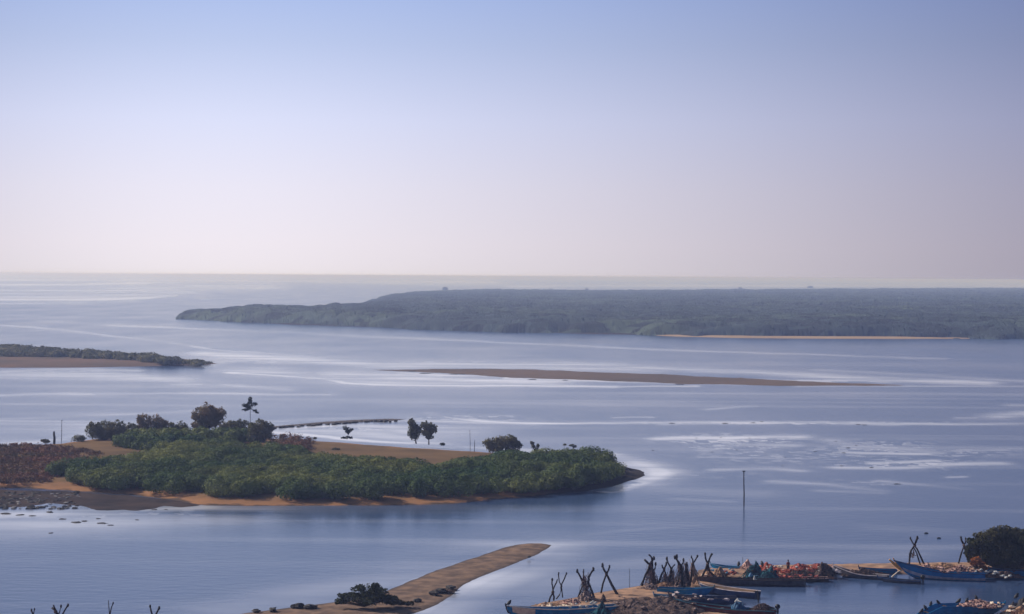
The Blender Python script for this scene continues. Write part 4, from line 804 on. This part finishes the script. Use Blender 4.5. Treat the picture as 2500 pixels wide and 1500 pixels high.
# ------------------------------------------------------------------ boats
def boat(label, bow, stern, hullm, railm, fb=.75, rise=.9, beam=1.8, stripe=None, inner='brownwood', motor=False, deck=None, stem=None, zb=-.25, dip=0, name='fishing_boat', bowpaint=None, rake=.9, seats=4):
    Bp = P(*bow, 0); Sp = P(*stern, 0); d = Bp-Sp; Lr = d.length; ang = math.atan2(d.y, d.x); c = (Bp+Sp)/2
    root = empty(name, (c.x, c.y, 0), ang); tag(root, label, 'boat', 'wooden fishing boats in the harbour')
    n_ = 22; st = []
    for i in range(n_+1):
        t = i/n_
        w_ = beam/2*((.72+.28*math.sin(min(1, t/.45)*math.pi/2)) if t < .45 else max(.02, 1-((t-.45)/.55)**2.4))
        s_ = fb+rise*max(0, (t-.35)/.65)**2.2+.12*max(0, .3-t)-dip*max(0, (.22-t)/.22)
        k_ = zb+max(0, (t-.7)/.3)**2.2*(fb+rise*.35-zb)*.75
        x = -Lr/2+Lr*t
        xt = x+rake*.5*max(0, (t-.8)/.2)
        st.append((x, xt, w_, s_, k_))
    prof = [(0, 0), (.55, .12), (.85, .42), (.97, .75), (1.0, 1.0)]
    def shell(off, zoff):
        V = []
        for (x, xt, w_, s_, k_) in st:
            row = []
            for sgn, seq in ((-1, prof[::-1]), (1, prof[1:])):
                for (a_, b_) in seq:
                    ww = max(.0, w_*a_-off*a_); row.append((x+(xt-x)*b_, sgn*ww, k_+(s_-k_)*b_+(zoff*(1-b_))))
            V.append(row)
        return V
    O = shell(0, 0); I = shell(.07, .12); m_ = len(O[0]); mb = MB()
    vs = [p for r in O for p in r]+[p for r in I for p in r]; nO = len(O)*m_; fs = []
    for i in range(n_):
        for j in range(m_-1):
            a_ = i*m_+j; fs.append((a_, a_+1, a_+m_+1, a_+m_)); fs.append((nO+a_, nO+a_+m_, nO+a_+m_+1, nO+a_+1))
        for j in (0, m_-1):
            a_ = i*m_+j; fs.append((a_, a_+m_, nO+a_+m_, nO+a_) if j == 0 else (a_, nO+a_, nO+a_+m_, a_+m_))
    fs.append(tuple(range(m_))); fs.append(tuple(range(nO, nO+m_))[::-1]); 
    mb.add(vs, fs); mb.build('hull', M[hullm], root, False)
    for sgn in (-1, 1):
        MB().tube([(xt, sgn*w_, s_+.02) for (x, xt, w_, s_, k_) in st], .055, 6).build('gunwale', M[railm], root)
    if stripe:
        for sgn in (-1, 1):
            V = []; ff = []
            for (x, xt, w_, s_, k_) in st[:-1]:
                for b_, a_ in ((.30, .77), (.55, .905)):
                    V.append((x+(xt-x)*b_, sgn*(w_*a_+.02), k_+(s_-k_)*b_)); 
                for b_, a_ in ((.55, .905), (.30, .77)):
                    V.append((x+(xt-x)*b_, sgn*(w_*a_-.03), k_+(s_-k_)*b_))
            for i in range(len(st)-2):
                for j in range(4): ff.append((i*4+j, i*4+(j+1) % 4, (i+1)*4+(j+1) % 4, (i+1)*4+j))
            MB().add(V, ff).build('stripe', M[stripe], root)
    if bowpaint:
        for sgn in (-1, 1):
            V = []; ff = []; q = st[-6:-1]
            for (x, xt, w_, s_, k_) in q:
                for b_, a_ in ((.42, .85), (.75, .97), (.97, .998)):
                    V.append((x+(xt-x)*b_, sgn*(w_*a_+.025), k_+(s_-k_)*b_))
            for i in range(len(q)-1):
                for j in range(2): ff.append((i*3+j, i*3+j+1, (i+1)*3+j+1, (i+1)*3+j))
            MB().add(V, ff).build('bow_panel', M[bowpaint], root)
    # floor
    V = []; ff = []
    for (x, xt, w_, s_, k_) in st[1:-3]: V += [(x, -w_*.8, max(k_+.3, .08)), (x, w_*.8, max(k_+.3, .08))]
    for i in range(len(V)//2-1): ff.append((2*i, 2*i+2, 2*i+3, 2*i+1))
    MB().add(V, ff).build('floor', M[inner], root)
    for q in range(seats):
        i = int(n_*(.12+.62*q/max(1, seats-1))); x, xt, w_, s_, k_ = st[i]
        MB().box((x, 0, s_-.18), (.32, w_*1.86, .06)).build('thwart', M[inner], root)
    if deck:
        V = []; ff = []
        for (x, xt, w_, s_, k_) in st[1:-1]: V += [(xt, -w_*.93, s_+.015), (xt, 0, s_+.12), (xt, w_*.93, s_+.015)]
        for i in range(len(V)//3-1):
            for j in (0, 1): ff.append((3*i+j, 3*i+3+j, 3*i+4+j, 3*i+1+j))
        MB().add(V, ff).build('deck', M[deck], root)
    x, xt, w_, s_, k_ = st[-1]
    MB().tube([(x-.35, 0, k_-.1), (x, 0, k_+.1), (x+(xt-x)*.6, 0, k_+(s_-k_)*.6), (xt+.05, 0, s_+.3)], [.09, .10, .09, .07], 6).build('stem_post', M[stem or railm], root)
    if motor:
        mo = MB(); mo.blob((-Lr/2-.25, 0, fb+.55), (.32, .24, .30), .0, 12, 8); a_ = mo.build('outboard_motor', M['black'], root, True)
        lg = MB(); lg.box((-Lr/2-.28, 0, fb-.15), (.16, .12, 1.0), 0, 1.4); lg.tube([(-Lr/2+.05, 0, fb+.4), (-Lr/2+.6, .1, fb+.5)], .03, 6); lg.blob((-Lr/2-.3, 0, -.45), (.25, .09, .09), 0, 8, 6)
        b_ = lg.build('motor_leg', M['grey'], root); b_.parent = a_
    return root
b1 = boat('blue boat with cream bow and dark stem at the left end of the harbour', (1240, 1516), (1505, 1500), 'blue', 'white', fb=1.05, rise=.7, beam=2.0, bowpaint='cream', stem='black', rake=.6)
boat('dark blue boat beached under the pole cluster', (1735, 1458), (1606, 1452), 'blue', 'teal', fb=.85, rise=.4, beam=1.8, inner='teal')
boat('blue-grey boat squeezed between the dark blue boat and the maroon boat', (1640, 1474), (1800, 1474), 'navy', 'grey', fb=.75, rise=.45, beam=1.8, inner='grey')
boat('maroon boat with teal rim and black motor, nearest at the bottom', (1652, 1495), (1893, 1510), 'red', 'teal', fb=.85, rise=.7, beam=2.0, stripe='teal', inner='grey', motor=True, rake=.5, seats=5)
boat('navy boat with tan boarded top and square right end', (1712, 1446), (1850, 1462), 'navy', 'lilac', fb=.8, rise=.3, beam=2.2, deck='tan', rake=.6)
boat('long dark grey boat loaded with teal nets, its square end pointing right', (1706, 1427), (1966, 1431), 'grey', 'brownwood', fb=.75, rise=.2, beam=1.9, rake=.6, seats=6)
boat('brown boat half hidden behind the long dark grey boat', (1850, 1418), (2022, 1420), 'brownwood', 'net_pink', fb=.45, rise=.2, beam=1.6, rake=.4)
boat('dark grey boat with a curved whitish rim, bow pointing left', (2042, 1407), (2168, 1416), 'grey', 'lilac', fb=.5, rise=.95, beam=1.8, rake=1.0, inner='grey')
boat('small dark boat with long-shafted motor moored before the orange bow', (2150, 1420), (2248, 1426), 'grey', 'navy', fb=.35, rise=.2, beam=1.3, motor=True, seats=3)
b8 = boat('blue boat with raised orange bow and pale lower stripe', (2203, 1411), (2405, 1419), 'blue', 'navy', fb=.95, rise=1.35, beam=2.0, stripe='lilac', stem='orange', rake=2.4)
boat('dark blue boat under the big shrub with a bright blue cover toward its right', (2392, 1407), (2560, 1412), 'blue', 'navy', fb=1.0, rise=.2, beam=2.0, deck='brightblue')
b11 = boat('plain bright blue boat in the bottom right with pink nets aboard', (2450, 1502), (2246, 1508), 'blue', 'blue', fb=1.35, rise=.1, beam=2.3, rake=.4, dip=1.1)
boat('teal blue boat pulled up behind the straw-coloured net heap', (1738, 1393), (1806, 1396), 'blue', 'lightblue', fb=.6, rise=.35, beam=1.5, rake=.5)
boat('small blue boat between the white-rimmed boat and the orange bow', (2100, 1399), (2190, 1401), 'blue', 'navy', fb=.5, rise=.25, beam=1.5, rake=.4, inner='grey')
boat('narrow blue-rimmed boat in front of the net-draped poles', (1600, 1470), (1705, 1466), 'teal', 'lightblue', fb=.6, rise=.4, beam=1.5, rake=.5, inner='grey')
# orange bow face panel and pale bumper arm of the orange-bowed boat
def child_abs(parent, mb, name, m):
    bpy.context.view_layer.update()
    o = mb.build(name, M[m]); o.parent = parent; o.matrix_parent_inverse = parent.matrix_world.inverted(); return o
y8 = P(2203, 1410, 0).y
A = [onY(2171, 1366, y8), onY(2186, 1380, y8), onY(2202, 1393, y8)]
mb = MB(); mb.tube([a_+Vector((0, -.05, 0)) for a_ in A], [.10, .22, .16], 8); child_abs(b8, mb, 'bow_face', 'orange')
mb = MB(); mb.tube([onY(2202, 1390, y8)+Vector((0, -.4, 0)), onY(2190, 1396, y8)+Vector((0, -.4, 0)), onY(2176, 1409, y8)+Vector((0, -.4, 0))], [.06, .09, .14], 7); child_abs(b8, mb, 'anchor_arm', 'cream')

# ------------------------------------------------------------------ crates, poles of shafts
def crate(x, y, z, label, m='crate_red', s=.6, rz=.2):
    B = P(x, y, z); root = empty('crate', B, rz); tag(root, label, 'crate')
    mb = MB(); h = s*.62; t = .04
    for a_ in range(4):
        an = a_*math.pi/2; cx, cy = math.cos(an)*(s/2-t/2), math.sin(an)*(s/2-t/2)
        for q in range(3): mb.box((cx, cy, h*(.14+.36*q)), (t, s-(2*t+.004 if a_ % 2 else 0), h*.2), an)
    for (i, j) in ((-1, -1), (1, -1), (1, 1), (-1, 1)): mb.box((i*(s/2-.03), j*(s/2-.03), h/2), (.07, .07, h+.01))
    mb.box((0, 0, .02), (s-.1, s-.1, .03)); mb.build('frame', M[m], root)
    MB().blob((0, 0, h*.8), (s*.4, s*.4, h*.35), .3, 10, 6, 3).build('folded_net', M['net_pink'], root)
crate(1913, 1400, .5, 'bright red crate in front of the person in red, the left of two', s=.75)
crate(1929, 1399, .5, 'bright red crate in front of the person in red, the right of two', s=.8, rz=.5)
crate(1895, 1401, .5, 'smaller faded red crate left of the two bright red crates', 'net_red', .55, .1)

# ------------------------------------------------------------------ small floats, rags and boxes lying about
def bits(spec):
    g = random.Random(77)
    for (x0, y0, x1, y1, n_, m, z, label, group, nm, cat) in spec:
        protos = []
        for q in range(3):
            mb = MB()
            if nm == 'float': mb.blob((0, 0, .1), (.17, .13, .12), .15, 8, 6, q); mb.tube([(.15, 0, .1), (.3, .05, .02)], .02, 4)
            elif nm == 'rag': mb.blob((0, 0, .06), (.34, .2, .12), .9, 10, 6, q+3)
            else: mb.box((0, 0, .14), (.42, .28, .26)); mb.box((0, 0, .285), (.45, .31, .03)); mb.tube([(-.2, -.16, .2), (0, -.19, .22), (.2, -.16, .2)], .015, 4)
            o = mb.build(nm, M[m]); protos.append(o.data); bpy.data.objects.remove(o)
        for _ in range(n_):
            t = g.random(); o = bpy.data.objects.new(nm, g.choice(protos)); COL.objects.link(o)
            o.location = P(x0+(x1-x0)*t, y0+(y1-y0)*g.random(), z+g.uniform(0, .25)); o.rotation_euler[2] = g.uniform(0, 6.28); k = g.uniform(.7, 1.3); o.scale = (k, k, k)
            tag(o, label, cat, group)
bits([(1835, 1384, 2040, 1396, 22, 'foamy', 1.0, 'small white float among the red nets', 'white floats among the red nets', 'float', 'float'),
      (1830, 1386, 2000, 1400, 12, 'crate_red', .95, 'red rag of netting among the red nets', 'red rags among the red nets', 'rag', 'rag'),
      (1810, 1392, 1900, 1402, 12, 'black', 1.2, 'black float among the teal and red nets', 'black floats among the teal nets', 'float', 'float'),
      (1405, 1470, 1480, 1492, 12, 'foamy', 1.1, 'white float in the dark nets aboard the cream-bowed boat', 'white floats aboard the cream-bowed boat', 'float', 'float'),
      (1310, 1474, 1400, 1486, 14, 'cream', .8, 'pale rag of netting behind the cream-bowed boat', 'pale rags behind the cream-bowed boat', 'rag', 'rag'),
      (1610, 1446, 1720, 1462, 8, 'lilac', .9, 'pale rag in the boats under the pole cluster', 'pale rags in the boats under the pole cluster', 'rag', 'rag'),
      (1730, 1462, 1780, 1468, 3, 'lilac', .9, 'pale long cloth on the boat below the tan-topped one', 'pale cloths below the tan-topped boat', 'rag', 'rag'),
      (1740, 1390, 1800, 1400, 8, 'lightblue', .7, 'light blue rag on the shore left of the teal pile', 'light blue rags left of the teal pile', 'rag', 'rag'),
      (1765, 1396, 1800, 1404, 6, 'net_red', .8, 'reddish rag on the shore left of the teal pile', 'reddish rags left of the teal pile', 'rag', 'rag'),
      (1900, 1404, 2000, 1412, 14, 'net_red', .65, 'salmon rag along the rim of the brown boat', 'salmon rags along the brown boat', 'rag', 'rag'),
      (2030, 1385, 2060, 1402, 10, 'lilac', .8, 'pale rag on the slope beside the white-rimmed boat', 'pale rags beside the white-rimmed boat', 'rag', 'rag'),
      (2250, 1384, 2400, 1398, 26, 'net_pink', .95, 'pinkish rag among the nets behind the orange-bowed boat', 'pink rags behind the orange-bowed boat', 'rag', 'rag'),
      (2350, 1384, 2400, 1398, 8, 'foamy', 1.0, 'white float among the nets by the rust bush', 'white floats by the rust bush', 'float', 'float'),
      (2400, 1385, 2480, 1412, 10, 'foamy', .8, 'white scrap in the dark under the big shrub', 'white scraps under the big shrub', 'rag', 'scrap'),
      (2345, 1476, 2440, 1482, 22, 'net_pink', 1.6, 'pink rag on the net pile of the bottom right boat', 'pink rags on the bottom right boat', 'rag', 'rag'),
      (2420, 1470, 2500, 1495, 10, 'cream', 2.0, 'cream rag on the tarpaulin mound', 'cream rags on the tarpaulin mound', 'rag', 'rag'),
      (1500, 1455, 1700, 1490, 30, 'net_grey', 1.0, 'greyish rag on the spread dark nets', 'greyish rags on the spread dark nets', 'rag', 'rag')])
tag_box = MB(); tag_box.box((0, 0, .2), (.7, .45, .38)); tag_box.box((0, 0, .41), (.74, .49, .05)); tb = tag_box.build('cool_box', M['cream']); tb.location = P(1719, 1411, .5); tag(tb, 'orange-lit square box at the foot of the twin-horned frame', 'box')

# ------------------------------------------------------------------ birds
def crow(x, y, label, s=.55, wy=None, face=0.0, z=1.0):
    """perched bird whose feet are at photo pixel (x,y)"""
    B = onY(x, y, P(x, wy, 0).y) if wy else P(x, y, z); root = empty('crow', B, face); tag(root, label, 'bird', 'black birds perched on the boats and nets')
    k = s/.42; mb = MB()
    pt = [(-.24, 0, .10), (-.13, 0, .16), (-.02, 0, .22), (.07, 0, .31), (.12, 0, .40), (.155, 0, .445), (.19, 0, .46)]
    rd = [.03, .075, .14, .14, .085, .08, .03]
    mb.tube([tuple(c*k for c in p) for p in pt], [r*k for r in rd], 9)
    mb.build('body', M['crow'], root, True)
    b = MB(); b.tube([(.19*k, 0, .455*k), (.26*k, 0, .44*k)], [.022*k, .006*k], 6); b.build('beak', M['black'], root)
    for sg in (-1, 1):
        l = MB(); l.tube([(0.0, sg*.04*k, .16*k), (.01*k, sg*.045*k, .0)], .010*k, 5); l.tube([(-.03*k, sg*.045*k, 0.005), (.06*k, sg*.05*k, .005)], .008*k, 4); l.build('leg', M['black'], root)
crow(1242, 1480, 'black bird perched on the cream bow tip at the harbour left', wy=1517, z=1.9, face=.3, s=.6)
crow(1803, 1385, 'black bird perched on the sand ridge left of the teal net pile', z=.6, face=1.2, s=.65)
crow(1861, 1384, 'black bird perched on the red net heap left of the person', z=1.1, face=1.9, s=.65)
crow(2249, 1499, 'lowest black bird on the left end of the plain bright blue boat', wy=1506, z=1.35, face=.2, s=.55)
crow(2260, 1491, 'second black bird up the left end of the plain bright blue boat', wy=1506, z=1.45, face=2.6, s=.55)
crow(2272, 1482, 'third black bird up the left end of the plain bright blue boat', wy=1506, z=1.45, face=.9, s=.55)
crow(2291, 1477, 'topmost black bird on the left end of the plain bright blue boat', wy=1506, z=1.4, face=2.9, s=.5)
crow(2340, 1475, 'leftmost black bird by the pink nets in the bottom right blue boat', wy=1505, z=1.6, face=-.3, s=.6)
crow(2360, 1472, 'middle black bird by the pink nets in the bottom right blue boat', wy=1505, z=1.8, face=.6, s=.5)
crow(2384, 1466, 'rightmost black bird by the pink nets in the bottom right blue boat', wy=1505, z=1.9, face=2.2, s=.5)
crow(2481, 1464, 'black bird on the tarpaulin mound at the right edge', wy=1512, z=2.5, face=.4, s=.65)

# ------------------------------------------------------------------ person
def skinned(name, nodes, edges, m, parent, sub=2):
    me = bpy.data.meshes.new(name); me.from_pydata([n_[0] for n_ in nodes], edges, []); me.materials.append(m)
    o = bpy.data.objects.new(name, me); COL.objects.link(o)
    sk = o.modifiers.new('skin', 'SKIN'); sk.use_smooth_shade = True
    for i, n_ in enumerate(nodes):
        me.skin_vertices[0].data[i].radius = (n_[1], n_[1] if len(n_) < 3 else n_[2])
    me.skin_vertices[0].data[0].use_root = True
    ss = o.modifiers.new('sub', 'SUBSURF'); ss.levels = sub; ss.render_levels = sub
    dg = bpy.context.evaluated_depsgraph_get(); nm = bpy.data.meshes.new_from_object(o.evaluated_get(dg))
    bpy.data.objects.remove(o); q = bpy.data.objects.new(name, nm); COL.objects.link(q); q.parent = parent
    return q
def add_skin_layer(me):
    pass
def person(x, y, z, label, face=0):
    B = P(x, y, z); root = empty('person', B, face); tag(root, label, 'person')
    def mk(name, nodes, edges, m):
        me = bpy.data.meshes.new(name); me.from_pydata([n_[0] for n_ in nodes], edges, []); me.materials.append(m)
        o = bpy.data.objects.new(name, me); COL.objects.link(o)
        o.modifiers.new('skin', 'SKIN').use_smooth_shade = True
        if len(me.skin_vertices) == 0:
            bpy.context.view_layer.objects.active = o; bpy.ops.mesh.customdata_skin_add()
        for i, n_ in enumerate(nodes): me.skin_vertices[0].data[i].radius = (n_[1], n_[1])
        me.skin_vertices[0].data[0].use_root = True
        o.modifiers.new('sub', 'SUBSURF').render_levels = 2; o.modifiers['sub'].levels = 2
        dg = bpy.context.evaluated_depsgraph_get(); nm = bpy.data.meshes.new_from_object(o.evaluated_get(dg))
        bpy.data.objects.remove(o); q = bpy.data.objects.new(name, nm); COL.objects.link(q); q.parent = root; return q
    body = [((0, 0, .92), .12), ((0, 0, 1.15), .13), ((0, .01, 1.38), .13), ((0, .01, 1.48), .055), ((.0, .0, 1.56), .085), ((.0, -.01, 1.66), .085),
            ((.17, 0, 1.38), .05), ((.24, .02, 1.12), .042), ((.22, -.14, .92), .032), ((-.17, 0, 1.38), .05), ((-.25, .02, 1.12), .042), ((-.24, -.10, .90), .032),
            ((.09, 0, .86), .09), ((.11, -.02, .48), .06), ((.11, .02, .08), .042), ((.11, -.14, .03), .035), ((-.09, 0, .86), .09), ((-.12, .03, .48), .06), ((-.13, .06, .08), .042), ((-.13, -.10, .03), .035)]
    # hand fingers: four short fingers and a thumb on each hand
    ed = [(0, 1), (1, 2), (2, 3), (3, 4), (4, 5), (2, 6), (6, 7), (7, 8), (2, 9), (9, 10), (10, 11), (0, 12), (12, 13), (13, 14), (14, 15), (0, 16), (16, 17), (17, 18), (18, 19)]
    for hnd, sg in ((8, 1), (11, -1)):
        hx, hy, hz = body[hnd][0]; body.append(((hx, hy-.03, hz-.07), .035)); pi_ = len(body)-1; ed.append((hnd, pi_))
        for q in range(4):
            body.append(((hx+(q-1.5)*.022, hy-.06, hz-.14-.01*(q in (1, 2))), .009)); ed.append((pi_, len(body)-1))
        body.append(((hx-sg*.05, hy-.06, hz-.08), .010)); ed.append((pi_, len(body)-1))
    mk('body', body, ed, M['skin'])
    mk('shirt', [((0, 0, .90), .15), ((0, 0, 1.15), .155), ((0, .01, 1.38), .155), ((.18, 0, 1.38), .07), ((.23, .02, 1.18), .06), ((-.18, 0, 1.38), .07), ((-.24, .02, 1.18), .06)], [(0, 1), (1, 2), (2, 3), (3, 4), (2, 5), (5, 6)], M['redcloth'])
    mk('trousers', [((0, 0, .92), .135), ((.09, 0, .84), .105), ((.11, -.02, .48), .08), ((.11, .02, .14), .065), ((-.09, 0, .84), .105), ((-.12, .03, .48), .08), ((-.13, .06, .14), .065)], [(0, 1), (1, 2), (2, 3), (0, 4), (4, 5), (5, 6)], M['darkcloth'])
    h = MB(); h.blob((0, .02, 1.70), (.105, .115, .09), .1, 12, 8, 1); h.build('hair', M['hair'], root, True)
person(1924, 1399, .5, 'person in a red shirt standing among the red nets', .3)

# ------------------------------------------------------------------ haze
hz = MB(); hz.box((0, 0, (41.5-6)/2-0), (110000, 110000, 41.5+6)); 
hzm = bpy.data.materials.new('haze'); hzm.use_nodes = True; n = hzm.node_tree.nodes; n.clear()
ho = n.new('ShaderNodeOutputMaterial'); pv = n.new('ShaderNodeVolumePrincipled'); hzm.node_tree.links.new(pv.outputs[0], ho.inputs['Volume'])
pv.inputs['Color'].default_value = (.44, .57, 1.0, 1); pv.inputs['Absorption Color'].default_value = (.96, .90, 1, 1); pv.inputs['Density'].default_value = 2.4e-4; pv.inputs['Anisotropy'].default_value = .22
ho_ = hz.build('haze', hzm); ho_.location.z = 0; tag(ho_, kind='stuff')
